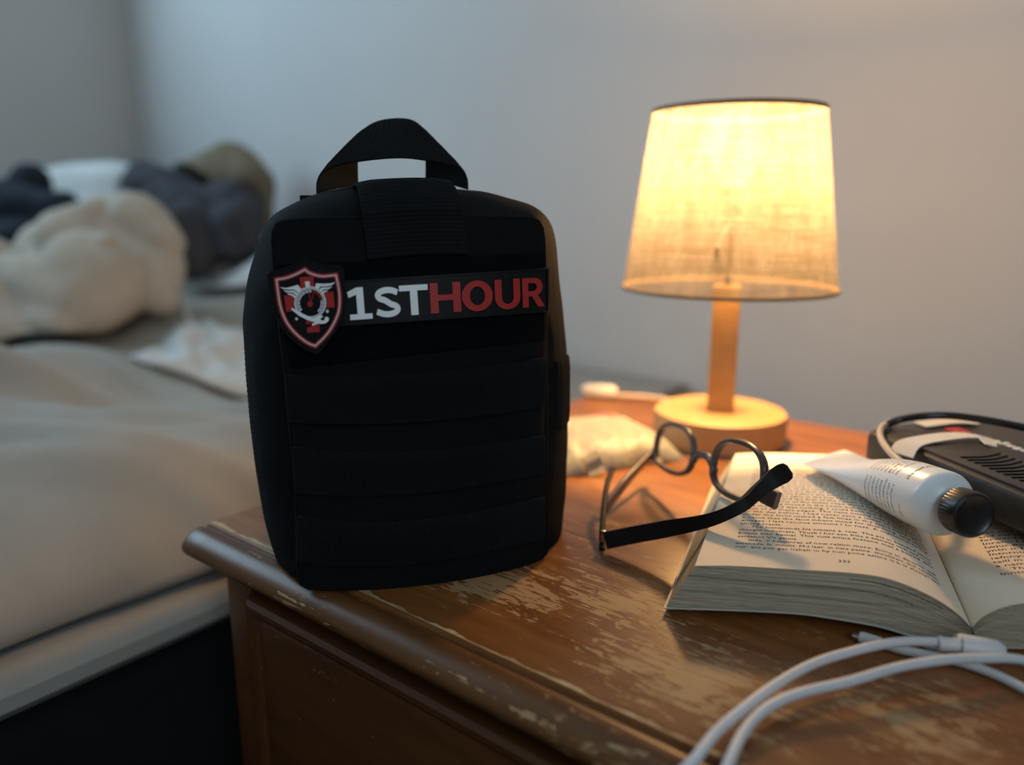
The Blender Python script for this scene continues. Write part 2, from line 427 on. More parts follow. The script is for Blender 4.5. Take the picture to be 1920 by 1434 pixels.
bm = bmesh.new(); box(bm, (BX1 - .027, BY0 - .004, .06), (BX1, BY0, T - .021), .001); obj('face_stile', bm, M['side'], NS, world=True)
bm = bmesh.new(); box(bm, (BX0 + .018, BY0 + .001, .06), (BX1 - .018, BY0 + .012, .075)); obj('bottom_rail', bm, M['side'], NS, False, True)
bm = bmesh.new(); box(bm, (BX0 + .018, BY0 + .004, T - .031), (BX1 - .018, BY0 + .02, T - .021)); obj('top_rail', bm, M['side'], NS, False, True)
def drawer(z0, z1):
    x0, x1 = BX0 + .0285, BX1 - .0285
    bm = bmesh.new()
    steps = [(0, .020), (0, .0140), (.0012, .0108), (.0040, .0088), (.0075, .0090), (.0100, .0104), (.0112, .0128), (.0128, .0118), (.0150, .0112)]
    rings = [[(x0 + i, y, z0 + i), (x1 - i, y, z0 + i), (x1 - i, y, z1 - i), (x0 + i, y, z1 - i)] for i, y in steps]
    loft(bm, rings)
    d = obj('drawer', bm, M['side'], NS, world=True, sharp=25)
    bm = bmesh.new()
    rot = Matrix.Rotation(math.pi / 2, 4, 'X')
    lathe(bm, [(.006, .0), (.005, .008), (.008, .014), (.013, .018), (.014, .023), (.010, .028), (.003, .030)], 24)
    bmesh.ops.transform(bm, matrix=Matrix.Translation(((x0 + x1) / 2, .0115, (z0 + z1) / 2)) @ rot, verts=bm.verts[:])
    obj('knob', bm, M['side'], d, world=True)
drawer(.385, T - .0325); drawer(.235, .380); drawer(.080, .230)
for x in (BX0 + .02, BX1 - .02):
    for y in (BY0 + .02, NY1 - .04):
        bm = bmesh.new(); rings = []
        for z, s in ((0, .011), (.004, .013), (.03, .015), (.06, .018)):
            rings.append([(x + a * s, y + b * s, z) for a, b in ((-1, -1), (1, -1), (1, 1), (-1, 1))])
        loft(bm, rings); obj('leg', bm, M['side'], NS, world=True)

# ------------------------------------------------------------------ pouch
POS = Vector((0.1152, -0.0009, T + .0003)); POUCH_ROT = math.radians(54.14)
PO = thing('first_aid_pouch', 'black upright nylon pouch with carry loop, shield emblem and lettered patch', 'pouch', POS, POUCH_ROT)
EX, EYL, EZ = 0.011, -0.40, 0.20
def back_out(x0, z0, y):
    k = (y - EYL) / -EYL
    return EX + (x0 - EX) * k, EZ + (z0 - EZ) * k
SIL = [(-.0003, .1945), (-.0051, .1858), (-.0096, .1733), (-.0137, .1606), (-.0162, .1451), (-.0169, .118), (-.0166, .0913), (-.0153, .0658), (-.0131, .0394), (-.0084, .0179), (0.002, -.012), (0.141, -.012), (.1456, .012), (.1484, .041), (.1491, .0788), (.1485, .1213), (.146, .1448), (.1433, .1676), (.141, .1844), (.1365, .1948), (.1249, .2), (.1107, .204), (.0968, .2066), (.068, .2085), (.0411, .2084), (.0233, .2053), (.0131, .2013)]
ZY = 0.045
zip_poly = [back_out(x, z, ZY) for x, z in SIL]
zip_poly = [(x, max(z, -.012)) for x, z in zip_poly]
PANEL = [(.0005, .1905), (-.0002, .186), (-.0002, .165), (.0022, .118), (.0036, .06), (.0022, .02), (.0012, .002), (.006, -.001), (.137, -.001), (.1415, .003), (.1405, .02), (.1392, .06), (.1385, .118), (.1378, .165), (.1368, .186), (.135, .1915), (.125, .1925), (.068, .193), (.012, .192)]
CX, CZ = 0.070, 0.095
def radial(poly, n):
    out = []
    for i in range(n):
        a = 2 * math.pi * i / n; d = (math.cos(a), math.sin(a)); best = 0
        for (x1, z1), (x2, z2) in zip(poly, poly[1:] + poly[:1]):
            ex, ez = x2 - x1, z2 - z1
            den = d[0] * ez - d[1] * ex
            if abs(den) < 1e-12: continue
            t = ((x1 - CX) * ez - (z1 - CZ) * ex) / den; s = ((x1 - CX) * d[1] - (z1 - CZ) * d[0]) / den
            if -1e-9 <= s <= 1 + 1e-9 and t > best: best = t
        out.append(best)
    return out
NR = 192
rA = radial(PANEL, NR); rB = radial(zip_poly, NR)
def smooth_ring(r, it):
    for _ in range(it): r = [(r[i - 1] + 2 * r[i] + r[(i + 1) % len(r)]) / 4 for i in range(len(r))]
    return r
rB = smooth_ring(rB, 2); rAs = smooth_ring(rA, 1)
def ring_at(y, s, extra=0.0):
    out = []
    for i in range(NR):
        a = 2 * math.pi * i / NR; r = lerp(rAs[i], rB[i], s) + extra
        out.append((CX + r * math.cos(a), y, max(0.0, CZ + r * math.sin(a))))
    return out
def bulge(x, z):
    xn = min(1, abs(x - .0698) / .0692); v = interp([(0, .72), (.03, 1), (.12, .98), (.165, .74), (.193, .38)], z)
    return .0205 * max(0.0, 1 - xn * xn) ** .75 * v
def wrinkle(p, amp=.0016, f=22):
    return amp * noise.noise(Vector(p) * f) + amp * .5 * noise.noise(Vector(p) * f * 2.7)
bm = bmesh.new()
rings = []
for y, s, e in [(.0002, 0, -.0012), (.0030, .0, -.0004), (.0052, .03, -.0022), (.0075, .10, -.0006), (.011, .30, 0), (.016, .52, 0), (.023, .74, 0), (.031, .90, 0), (.038, .97, 0), (.0435, 1, 0), (.0448, 1, -.0016), (.0462, 1, -.0016), (.0475, 1, 0), (.054, .98, 0), (.064, .90, 0), (.074, .76, 0), (.081, .58, -.001), (.084, .46, -.004)]:
    rg = ring_at(y, s, e)
    if .008 < y < .042 or y > .05:
        rg = [(x + wrinkle((x, yy, z)) * .7, yy + wrinkle((z, x, yy)), max(0, z + (wrinkle((yy, z, x)) if z > .004 else 0))) for x, yy, z in rg]
    rings.append(rg)
loft(bm, rings, cap0=False)
obj('gusset', bm, M['nylon'], PO)
# piped seam around the front panel
bm = bmesh.new()
pts = [Vector(p) for p in ring_at(.0022, 0, .0003)]
rr = [[p + Vector((math.cos(2 * math.pi * i / NR) * q[0], q[1], math.sin(2 * math.pi * i / NR) * q[0])) for q in circ(.0013, 6)] for i, p in enumerate(pts)]
for r_ in rr:
    for q in r_: q.z = max(q.z, 0.0)
loft(bm, rr + [rr[0]], cap0=False, cap1=False)
bmesh.ops.remove_doubles(bm, verts=bm.verts[:], dist=1e-6)
obj('piping', bm, M['nylon'], PO)
# domed front panel
bm = bmesh.new(); K = 22
rings = []
for j in range(K + 1):
    f = 1 - j / (K + .35)
    rg = []
    for i in range(NR):
        a = 2 * math.pi * i / NR; r = rAs[i] * f
        x, z = CX + r * math.cos(a), max(0, CZ + r * math.sin(a))
        rg.append((x, -bulge(x, z) + (0.0008 if j else .001) + wrinkle((x, 3, z), .0007, 40) * min(1, j / 3), z))
    rings.append(rg)
loft(bm, rings, cap0=False)
obj('front_panel', bm, M['nylon'], PO)
def on_panel(x0, z0, off=0.0, off2=None):
    """front-plane coordinates -> point on the domed panel, lifted by off"""
    x, z, b = x0, z0, 0
    for _ in range(6):
        b = bulge(x, z); k = (-EYL - b - off) / -EYL
        x, z = EX + (x0 - EX) * k, EZ + (z0 - EZ) * k
    return Vector((x, -b - off, z))
# zipper
bm = bmesh.new(); zr = ring_at(ZY, 1, -.0004)
for i in range(NR):
    p, q = Vector(zr[i]), Vector(zr[(i + 1) % NR])
    if p.z < .012 and q.z < .012: continue
    n_ = max(1, int((q - p).length / .0016))
    for k in range(n_):
        c = p.lerp(q, (k + .5) / n_); d = (q - p).normalized(); o_ = Vector((d.z, 0, -d.x))
        for v in box(bm, (-.0005, -.0016, -.0009), (.0005, .0016, .0006)):
            l = v.co.copy(); v.co = c + d * l.x + Vector((0, l.y, 0)) + o_ * l.z
obj('zipper_teeth', bm, M['zip'], PO, False, kind='stuff')
def ribbed_strip(name, grid, normal_fn, mat, parent, ribs, along_u, amp=.00028, th=.0013):
    """grid(u,v)->Vector on the face; ribs run across the chosen direction"""
    nu, nv = (ribs * 4, 6) if along_u else (6, ribs * 4)
    bm = bmesh.new(); F, B = [], []
    for i in range(nu + 1):
        fr, br = [], []
        for j in range(nv + 1):
            u, v = i / nu, j / nv; p = grid(u, v); n = normal_fn(u, v)
            ph = (u if along_u else v) * ribs * 2 * math.pi
            edge = min(u if not along_u else v, 1 - (u if not along_u else v))
            fr.append(p + n * (amp * (1 - math.cos(ph)) * .5 * (1 if edge > .02 else .3) + (0 if edge > .02 else -.0003))); br.append(p - n * th)
        F.append(fr); B.append(br)
    vf = [[bm.verts.new(p) for p in r] for r in F]; vb = [[bm.verts.new(p) for p in r] for r in B]
    for i in range(nu):
        for j in range(nv):
            bm.faces.new((vf[i][j], vf[i + 1][j], vf[i + 1][j + 1], vf[i][j + 1])); bm.faces.new((vb[i][j], vb[i][j + 1], vb[i + 1][j + 1], vb[i + 1][j]))
    for i in range(nu):
        bm.faces.new((vf[i][0], vb[i][0], vb[i + 1][0], vf[i + 1][0])); bm.faces.new((vf[i][nv], vf[i + 1][nv], vb[i + 1][nv], vb[i][nv]))
    for j in range(nv):
        bm.faces.new((vf[0][j], vf[0][j + 1], vb[0][j + 1], vb[0][j])); bm.faces.new((vf[nu][j], vb[nu][j], vb[nu][j + 1], vf[nu][j + 1]))
    return obj(name, bm, mat, parent)
def quad_on_panel(tl, tr, bl, br, off, sag=0.0):
    def g(u, v):
        a = (lerp(tl[0], tr[0], u), lerp(tl[1], tr[1], u)); b = (lerp(bl[0], br[0], u), lerp(bl[1], br[1], u))
        return on_panel(lerp(b[0], a[0], v), lerp(b[1], a[1], v) - sag * math.sin(math.pi * min(1, u) ** .85), off(u, v) if callable(off) else off)
    return g
def nrm(g, e=.01):
    def n(u, v):
        du = g(min(1, u + e), v) - g(max(0, u - e), v); dv = g(u, min(1, v + e)) - g(u, max(0, v - e))
        k = du.cross(dv).normalized()
        return k if k.y < 0 else -k
    return n
for q in (((.0012, .1167), (.1385, .1183), (.0020, .0918), (.1382, .0904), .0040), ((.0026, .0789), (.1383, .0742), (.0026, .0538), (.1385, .0517), .0056), ((.0026, .0411), (.1390, .0381), (.0010, .0152), (.1395, .0126), .0078)):
    g = quad_on_panel(*q[:4], sag=q[4], off=lambda u, v: .0012 + .0014 * math.sin(math.pi * u) ** .5 * (0.6 + .4 * math.sin(u * 9.4) ** 2))
    ribbed_strip('molle_strap', g, nrm(g), M['webbing'], PO, 112, True, .00055)
# loop field behind the patches
def slab(name, g, th, mat, parent, nu=40, nv=12, label=None):
    bm = bmesh.new(); n = nrm(g)
    vf = [[bm.verts.new(g(i / nu, j / nv)) for j in range(nv + 1)] for i in range(nu + 1)]
    vb = [[bm.verts.new(g(i / nu, j / nv) - n(i / nu, j / nv) * th) for j in range(nv + 1)] for i in range(nu + 1)]
    for i in range(nu):
        for j in range(nv):
            bm.faces.new((vf[i][j], vf[i + 1][j], vf[i + 1][j + 1], vf[i][j + 1])); bm.faces.new((vb[i][j], vb[i][j + 1], vb[i + 1][j + 1], vb[i + 1][j]))
    rim = [(i, 0) for i in range(nu)] + [(nu, j) for j in range(nv)] + [(i, nv) for i in range(nu, 0, -1)] + [(0, j) for j in range(nv, 0, -1)]
    for (a, b), (c, d) in zip(rim, rim[1:] + rim[:1]): bm.faces.new((vf[a][b], vb[a][b], vb[c][d], vf[c][d]))
    return obj(name, bm, mat, parent, label=label)
g = quad_on_panel((.0000, .1712), (.1368, .1749), (.0040, .1200), (.1372, .1285), .0012); slab('loop_panel', g, .0012, M['velvet'], PO, label='flat black hook and loop field')
# name patch
TLp, TRp, BLp, BRp = (.0180, .1620), (.1393, .1667), (.0180, .1397), (.1400, .1434)
g = quad_on_panel(TLp, TRp, BLp, BRp, .0030); NP = slab('name_patch', g, .0018, M['rubber'], PO, label='black rubber patch with white and red raised letters')
bm = bmesh.new()
rim = [(0, 0), (.5, 0), (1, 0), (1, .5), (1, 1), (.5, 1), (0, 1), (0, .5)]
path = []
for a, b in zip(rim, rim[1:] + rim[:1]):
    for k in range(14): path.append((lerp(a[0], b[0], k / 14), lerp(a[1], b[1], k / 14)))
rr = []
for (u, v) in path:
    ui, vi = lerp(.5, u, .985), lerp(.5, v, .93)
    rr.append([g(u, v) , g(u, v) + Vector((0, -.0007, 0)), g(ui, vi) + Vector((0, -.0007, 0)), g(ui, vi)])
loft(bm, rr + [rr[0]], cap0=False, cap1=False); bmesh.ops.remove_doubles(bm, verts=bm.verts[:], dist=1e-6)
obj('patch_rim', bm, M['rubber'], NP)

def relief(name, loops, off, th, mat, parent, to=on_panel, sub=.004, label=None, strip=False):
    """filled outlines (first loop outer, others holes) in front-plane coordinates, raised from off by th"""
    bm = bmesh.new()
    if strip:
        lp = loops[0]; n_ = len(lp) // 2
        vs = [bm.verts.new((p[0], 0, p[1])) for p in lp]
        for i in range(n_ - 1): bm.faces.new((vs[i], vs[i + 1], vs[2 * n_ - 2 - i], vs[2 * n_ - 1 - i]))
        loops = []
    for lp in loops:
        dense = []
        for a, b in zip(lp, lp[1:] + lp[:1]):
            n_ = max(1, int(math.hypot(b[0] - a[0], b[1] - a[1]) / sub))
            for k in range(n_): dense.append((lerp(a[0], b[0], k / n_), lerp(a[1], b[1], k / n_)))
        vs = [bm.verts.new((p[0], 0, p[1])) for p in dense]
        for a, b in zip(vs, vs[1:] + vs[:1]):
            bm.edges.new((a, b))
    if not strip: bmesh.ops.triangle_fill(bm, use_beauty=True, use_dissolve=False, edges=bm.edges[:])
    top = bm.faces[:]
    r = bmesh.ops.extrude_face_region(bm, geom=top)
    newv = {v for v in r['geom'] if isinstance(v, bmesh.types.BMVert)}
    for v in bm.verts:
        v.co = to(v.co.x, v.co.z, off + (th if v in newv else 0))
    return obj(name, bm, mat, parent, smooth=False, label=label)

# letters: glyph outlines from simple strokes (bold grotesque)
def arc(cx, cy, rx, ry, a0, a1, n=14):
    return [(cx + rx * math.cos(math.radians(lerp(a0, a1, i / n))), cy + ry * math.sin(math.radians(lerp(a0, a1, i / n)))) for i in range(n + 1)]
def stroke(path, w):
    L, R = [], []
    for i, p in enumerate(path):
        a = path[max(0, i - 1)]; b = path[min(len(path) - 1, i + 1)]
        dx, dy = b[0] - a[0], b[1] - a[1]; d = math.hypot(dx, dy) or 1
        L.append((p[0] - dy / d * w / 2, p[1] + dx / d * w / 2)); R.append((p[0] + dy / d * w / 2, p[1] - dx / d * w / 2))
    return L + R[::-1]
LET = {}
LET['1'] = [[(.10, 0), (.92, 0), (.92, .17), (.64, .17), (.64, 1), (.40, 1), (.06, .87), (.10, .69), (.38, .78), (.38, .17), (.10, .17)]]
s_path = [(.89, .80)] + arc(.51, .735, .37, .165, 42, 250, 18) + arc(.50, .265, .375, .165, 68, -140, 18) + [(.08, .205)]
LET['S'] = [stroke(s_path, .20)]
LET['T'] = [[(.37, 0), (.63, 0), (.63, .81), (1, .81), (1, 1), (0, 1), (0, .81), (.37, .81)]]
LET['H'] = [[(0, 0), (.26, 0), (.26, .41), (.74, .41), (.74, 0), (1, 0), (1, 1), (.74, 1), (.74, .60), (.26, .60), (.26, 1), (0, 1)]]
LET['O'] = [arc(.5, .5, .5, .52, 0, 360, 40)[:-1], arc(.5, .5, .245, .32, 0, 360, 32)[:-1]]
LET['U'] = [[(0, 1)] + [(0, .42)] + arc(.5, .38, .5, .40, 180, 360, 18)[1:-1] + [(1, .42), (1, 1), (.73, 1), (.73, .42)] + arc(.5, .38, .23, .215, 0, -180, 14)[1:-1] + [(.27, .42), (.27, 1)]]
LET['R'] = [[(0, 0), (.27, 0), (.27, .37), (.42, .37), (.69, 0), (1, 0), (.70, .41)] + arc(.54, .695, .39, .305, -60, 90, 14) + [(0, 1)], [(.27, .55), (.27, .82), (.48, .82)] + arc(.48, .685, .175, .135, 90, -90, 10)[1:-1] + [(.48, .55)]]
boxes = [('1', .0335, .0472, .1430, .1592), ('S', .0474, .0608, .1436, .1590), ('T', .0603, .0749, .1443, .1597), ('H', .0759, .0919, .1449, .1605), ('O', .0925, .1090, .1454, .1608), ('U', .1102, .1240, .1458, .1614), ('R', .1252, .1374, .1463, .1618)]
for ch, x0, x1, z0, z1 in boxes:
    loops = [[(lerp(x0, x1, px) - .0006 * (1 - py) * -1 - .0006, lerp(z0, z1, py) + (px - .5) * .0005) for px, py in lp] for lp in LET[ch]]
    relief('raised_letter', loops, .0030, .0010, M['white_rub'] if ch in '1ST' else M['red'], NP, label=('white' if ch in '1ST' else 'red') + ' raised letter ' + ch, strip=(ch == 'S'))

# shield emblem: outlines in sketch units, affinely laid on the panel
def E_(cx, cy):
    return (3.851457e-05 * cx - 2.734e-06 * cy - 5.66982e-03 + 8.291e-10 * cx * cy, -5.38268e-07 * cx - 3.99424e-05 * cy + .1784648 - 1.1059e-09 * cx * cy)
def shield(scale=1.0, cx=560, cy=640):
    base = [(530, 218), (590, 262), (680, 292), (760, 302), (925, 285), (955, 420), (975, 560), (968, 720), (925, 850), (850, 985), (760, 1095), (660, 1190), (560, 1150), (450, 1070), (345, 960), (270, 840), (215, 680), (185, 500), (165, 345), (300, 320), (420, 275)]
    out = []
    for i, p in enumerate(base):
        q = base[(i + 1) % len(base)]; p0 = base[i - 1]; q2 = base[(i + 2) % len(base)]
        n_ = 5
        for k in range(n_):
            t = k / n_; corner = lambda r: r in ((530, 218), (925, 285), (660, 1190), (165, 345))
            a = [2 * p[j] - q[j] for j in (0, 1)] if corner(p) else p0; b_ = [2 * q[j] - p[j] for j in (0, 1)] if corner(q) else q2
            out.append(tuple(.5 * (2 * p[j] + (q[j] - a[j]) * t + (2 * a[j] - 5 * p[j] + 4 * q[j] - b_[j]) * t * t + (3 * p[j] - a[j] - 3 * q[j] + b_[j]) * t ** 3) for j in (0, 1)))
    return out
def shrink(poly, d):
    out = []
    n = len(poly)
    area = sum(poly[i][0] * poly[(i + 1) % n][1] - poly[(i + 1) % n][0] * poly[i][1] for i in range(n))
    sg = 1 if area > 0 else -1
    for i in range(n):
        p, a, b = poly[i], poly[i - 1], poly[(i + 1) % n]
        e1 = ((p[0] - a[0]), (p[1] - a[1])); e2 = ((b[0] - p[0]), (b[1] - p[1]))
        l1, l2 = math.hypot(*e1), math.hypot(*e2)
        n1 = (-e1[1] / l1 * sg, e1[0] / l1 * sg); n2 = (-e2[1] / l2 * sg, e2[0] / l2 * sg)
        m = (n1[0] + n2[0], n1[1] + n2[1]); q = 1 + n1[0] * n2[0] + n1[1] * n2[1]
        out.append((p[0] + m[0] / q * d, p[1] + m[1] / q * d))
    return out
SH = shield()
def on_emblem(x0, z0, off=0.0):
    b = .0022 + .36 * x0 + (.168 - z0) * .05
    k = (-EYL - b - off) / -EYL
    return Vector((EX + (x0 - EX) * k, -b - off, EZ + (z0 - EZ) * k))
EL = lambda poly: [E_(x, y) for x, y in poly]
outer = [(500, 98), (560, 100), (640, 145), (760, 182), (880, 185), (960, 185), (1005, 225), (1020, 330), (1030, 520), (1025, 700), (985, 860), (900, 1010), (780, 1170), (710, 1255), (670, 1275), (620, 1265), (480, 1190), (330, 1060), (215, 900), (150, 760), (105, 560), (78, 380), (75, 300), (110, 255), (230, 230), (370, 190), (450, 130)]
def relief_e(name, loops, off, th, mat, parent, label=None): return relief(name, loops, off, th, mat, parent, to=on_emblem, label=label)
SP = relief_e('shield_patch', [EL(outer)], .0034, .0018, M['rubber'], PO, label='black rubber shield emblem with winged clock')
relief_e('patch_rim', [EL(outer), EL(shrink(outer, 22))], .0052, .0006, M['rubber'], SP)
relief_e('emblem_border', [EL(shrink(SH, -14)), EL(shrink(SH, 44))], .0052, .0003, M['red'], SP, label='dark red border of the shield')
relief_e('emblem_border', [EL(shrink(SH, 6)), EL(shrink(SH, 28))], .0055, .0003, M['pink_rub'], SP, label='pale line inside the red border')
# red cross behind the clock, tilted a little
def rot2(poly, c, deg):
    a = math.radians(deg); return [(c[0] + (x - c[0]) * math.cos(a) - (y - c[1]) * math.sin(a), c[1] + (x - c[0]) * math.sin(a) + (y - c[1]) * math.cos(a)) for x, y in poly]
for nm, q in (('top', [(465, 332), (632, 318), (645, 470), (480, 480)]), ('left', [(275, 550), (415, 545), (425, 735), (300, 748)]), ('right', [(765, 510), (878, 503), (898, 695), (790, 702)]), ('low', [(540, 858), (640, 850), (645, 885), (545, 905)]), ('foot', [(553, 945), (705, 898), (715, 995), (560, 1010)])):
    relief_e('red_cross_arm', [EL(q)], .0052, .0005, M['red'], SP)
def ell(cx, cy, rx, ry, n=40): return [(cx + rx * math.cos(2 * math.pi * i / n), cy + ry * math.sin(2 * math.pi * i / n)) for i in range(n)]
relief_e('clock_face', [EL(ell(595, 640, 200, 200))], .0052, .0006, M['rubber'], SP)
for a, b in ((199, 184), (176, 166)):
    relief_e('clock_ring', [EL(ell(595, 640, a * .98, a, 48)), EL(ell(595, 640, b * .98, b, 48))], .0058, .0003, M['white_rub'], SP)
ticks_w, ticks_r = [], []
for k in range(40):
    a = 2 * math.pi * k / 40; c, s_ = math.cos(a), math.sin(a)
    if 0.9 < a < 2.5: continue
    r0, r1 = (128, 158); w = 5 if k % 2 else 8
    q = [(595 + c * r0 - s_ * w, 640 + s_ * r0 + c * w), (595 + c * r1 - s_ * w, 640 + s_ * r1 + c * w), (595 + c * r1 + s_ * w, 640 + s_ * r1 - c * w), (595 + c * r0 + s_ * w, 640 + s_ * r0 - c * w)]
    relief_e('clock_tick', [EL(q)], .0058, .0003, M['red'] if 4.75 < a < 6.1 else M['white_rub'], SP)
relief_e('clock_hub', [EL(ell(594, 652, 34, 36, 24))], .0058, .0005, M['red'], SP)
relief_e('clock_hand', [EL([(574, 520), (586, 520), (594, 612), (588, 612)])], .0058, .0004, M['red'], SP)
relief_e('clock_hand', [EL([(628, 530), (640, 536), (610, 614), (602, 612)])], .0058, .0004, M['red'], SP)
relief_e('clock_crown', [EL([(527, 382), (585, 378), (592, 445), (540, 452)])], .0058, .0005, M['white_rub'], SP)
wingL = [[(222, 448), (300, 458), (380, 440), (440, 420), (478, 462), (486, 470), (452, 510), (440, 515), (395, 478), (330, 478), (270, 472)],
         [(262, 486), (330, 492), (392, 490), (436, 524), (425, 548), (380, 516), (310, 512)], [(310, 524), (375, 528), (420, 558), (405, 580), (360, 545), (325, 540)]]
wingR = [[(905, 388), (850, 402), (760, 408), (665, 402), (652, 460), (690, 480), (720, 440), (790, 440), (860, 428)],
         [(868, 442), (800, 454), (735, 452), (706, 486), (728, 506), (760, 476), (830, 470)], [(815, 484), (760, 492), (734, 516), (742, 545), (770, 512), (800, 500)]]
for wset in (wingL, wingR):
    for f in wset: relief_e('wing_feather', [EL(f)], .0058, .0004, M['white_rub'], SP)
sword = [(360, 718), (372, 700), (470, 755), (560, 800), (640, 835), (700, 800), (740, 792), (752, 808), (716, 838), (735, 858), (770, 850), (775, 815), (800, 808), (825, 825), (820, 860), (785, 890), (735, 898), (690, 895), (620, 922), (612, 900), (655, 880), (560, 850), (460, 800), (400, 752)]
relief_e('curved_sword', [EL(sword)], .0062, .0004, M['white_rub'], SP)
star = []
for k in range(12):
    r_ = 26 if k % 2 == 0 else 11
    star.append((427 + r_ * math.cos(math.pi * k / 6), 835 + r_ * math.sin(math.pi * k / 6)))
relief_e('small_star', [EL(star)], .0052, .0004, M['white_rub'], SP)
relief_e('small_crescent', [EL(ell(805, 742, 18, 20, 16)), EL(ell(809, 737, 7, 7, 10))], .0052, .0004, M['white_rub'], SP)

# broad webbing loop over the top of the front
sx0, sx1 = (.0428, .0410), (.0935, .0892)
pathc = []
def strap_pt(u, v):
    prof_ = [(.1745, None), (.180, None), (.1855, None), (.191, None), (.1965, -.0108), (.2020, -.0078), (.2068, -.0020), (.2098, .006), (.2110, .016), (.2110, .026), (.2095, .037), (.2072, .0435)]
    k = v * (len(prof_) - 1); i = min(int(k), len(prof_) - 2); t = k - i
    yy = [(-bulge(.068, q[0]) - .0026) if q[1] is None else q[1] for q in (prof_[i], prof_[i + 1])]
    z = lerp(prof_[i][0], prof_[i + 1][0], t); y = lerp(yy[0], yy[1], t)
    xl, xr = lerp(.0436, .0412, min(1, v * 1.6)), lerp(.0930, .0890, min(1, v * 1.6))
    return Vector((lerp(xl, xr, u), y + .0007 * math.sin(u * 3.14), z + .0018 * (u - .3) + .0009 * math.sin(math.pi * u)))
def strap_n(u, v):
    e = .02
    du = Vector((1, 0, 0)); dv = strap_pt(u, min(1, v + e)) - strap_pt(u, max(0, v - e))
    n = du.cross(dv).normalized()
    return n
ribbed_strip('front_webbing_loop', strap_pt, strap_n, M['webbing'], PO, 30, False, .0008)
# carry handle: a twisted webbing arch, front edge low and wide, back edge high and narrow
def kk(pts, y): return [Vector((*back_out(x, z, y)[:1], y, back_out(x, z, y)[1])) for x, z in pts]
fa = catmull(kk([(.0213, .2045), (.0220, .2110), (.0256, .2158), (.0366, .2196), (.0597, .2224), (.0755, .2214), (.0915, .2183), (.0958, .2135), (.0966, .2070)], .050), 16)
ba = catmull(kk([(.0408, .2075), (.0412, .2210), (.0435, .2325), (.05, .2383), (.0603, .2406), (.0694, .2398), (.0745, .2345), (.0755, .2214), (.0752, .2100)], .074), 16)
def hpt(u, v):
    k = u * (len(fa) - 1); i = min(int(k), len(fa) - 2); t = k - i
    a = fa[i].lerp(fa[i + 1], t); b = ba[i].lerp(ba[i + 1], t)
    p = a.lerp(b, v); p.z += .0012 * math.sin(math.pi * v); return p
def hn(u, v):
    du = hpt(min(1, u + .01), v) - hpt(max(0, u - .01), v); dv = hpt(u, min(1, v + .05)) - hpt(u, max(0, v - .05))
    n = du.cross(dv).normalized(); out_ = hpt(u, v) - Vector((.068, .062, .205))
    return n if n.dot(out_) > 0 else -n
ribbed_strip('carry_handle', hpt, hn, M['webbing'], PO, 46, True, .0006)
# small side tab on the right gusset, and back panel board
bm = bmesh.new()
tabp = []
for z in (.118, .100, .078):
    tabp.append(z)
def gus(y, z):
    s = interp([(.0075, .10), (.011, .30), (.016, .52), (.023, .74), (.031, .90), (.038, .97), (.0435, 1)], y)
    a = math.atan2(z - CZ, .09); i = (a / (2 * math.pi) * NR) % NR; i0 = int(i); t = i - i0
    r = lerp(lerp(rAs[i0 % NR], rB[i0 % NR], s), lerp(rAs[(i0 + 1) % NR], rB[(i0 + 1) % NR], s), t)
    return Vector((CX + r * math.cos(a) + .0016, y, z))
def tab_pt(u, v): return gus(lerp(.012, .041, u), lerp(.074, .1135, v) - .002 * u)
def tab_n(u, v): return Vector((.9, -.42, 0)).normalized()
ribbed_strip('side_tab', tab_pt, tab_n, M['webbing'], PO, 12, True, .0003, .0012)
# sewn tape end at the left shoulder behind the zipper
bm = bmesh.new(); box(bm, (.014, .0505, .196), (.040, .0525, .2045), .0006); obj('handle_tape', bm, M['webbing'], PO)

# ------------------------------------------------------------------ table lamp
LP = Vector((0.1712, 0.3998, T + .0002))
LA = thing('table_lamp', 'lit wooden table lamp with round base, square post and beige linen shade', 'lamp', LP, math.radians(39 - 14.5))
bm = bmesh.new(); lathe(bm, [(.0535, 0), (.0557, .0015), (.0560, .004), (.0560, .0225), (.0553, .0252), (.0535, .0262), (.02, .0263)], 72); obj('base', bm, M['lampwood'], LA)
bm = bmesh.new(); box(bm, (-.0112, -.0112, .0255), (.0112, .0112, .134), .0015); obj('post', bm, M['lampwood'], LA)
bm = bmesh.new(); lathe(bm, [(.0028, .133), (.0028, .190), (.008, .192), (.0085, .212), (.007, .214)], 24); SK = obj('socket', bm, M['bedbase'], LA)
bm = bmesh.new()
for k in range(3):
    a = 2 * math.pi * k / 3 + .4; tube(bm, [(.004 * math.cos(a), .004 * math.sin(a), .185), (.048 * math.cos(a), .048 * math.sin(a), .178), (.0805 * math.cos(a), .0805 * math.sin(a), .168)], .0010, 8, 4)
obj('shade_carrier', bm, M['bedbase'], SK)
bm = bmesh.new(); lathe(bm, [(.008, .213), (.011, .219), (.017, .228), (.0235, .238), (.0255, .248), (.0235, .259), (.017, .268), (.008, .2725), (.001, .2735)], 24); obj('bulb', bm, M['bulb'], LA)
lampd = bpy.data.lights.new('bulb_light', 'POINT'); lampd.energy = LAMP_WATTS; lampd.color = LAMP_COLOR; lampd.shadow_soft_size = .018
lampo = bpy.data.objects.new('bulb_light', lampd); COL.objects.link(lampo); lampo.location = LP + Vector((0, 0, .236))
R0, R1, Z0s, Z1s = .0868, .0668, .1310, .2735
bm = bmesh.new(); lathe(bm, [(lerp(R0, R1, i / 8), lerp(Z0s, Z1s, i / 8)) for i in range(9)], 96, cap0=False, cap1=False, uv=True)
SHD = obj('shade', bm, M['shade'], LA)
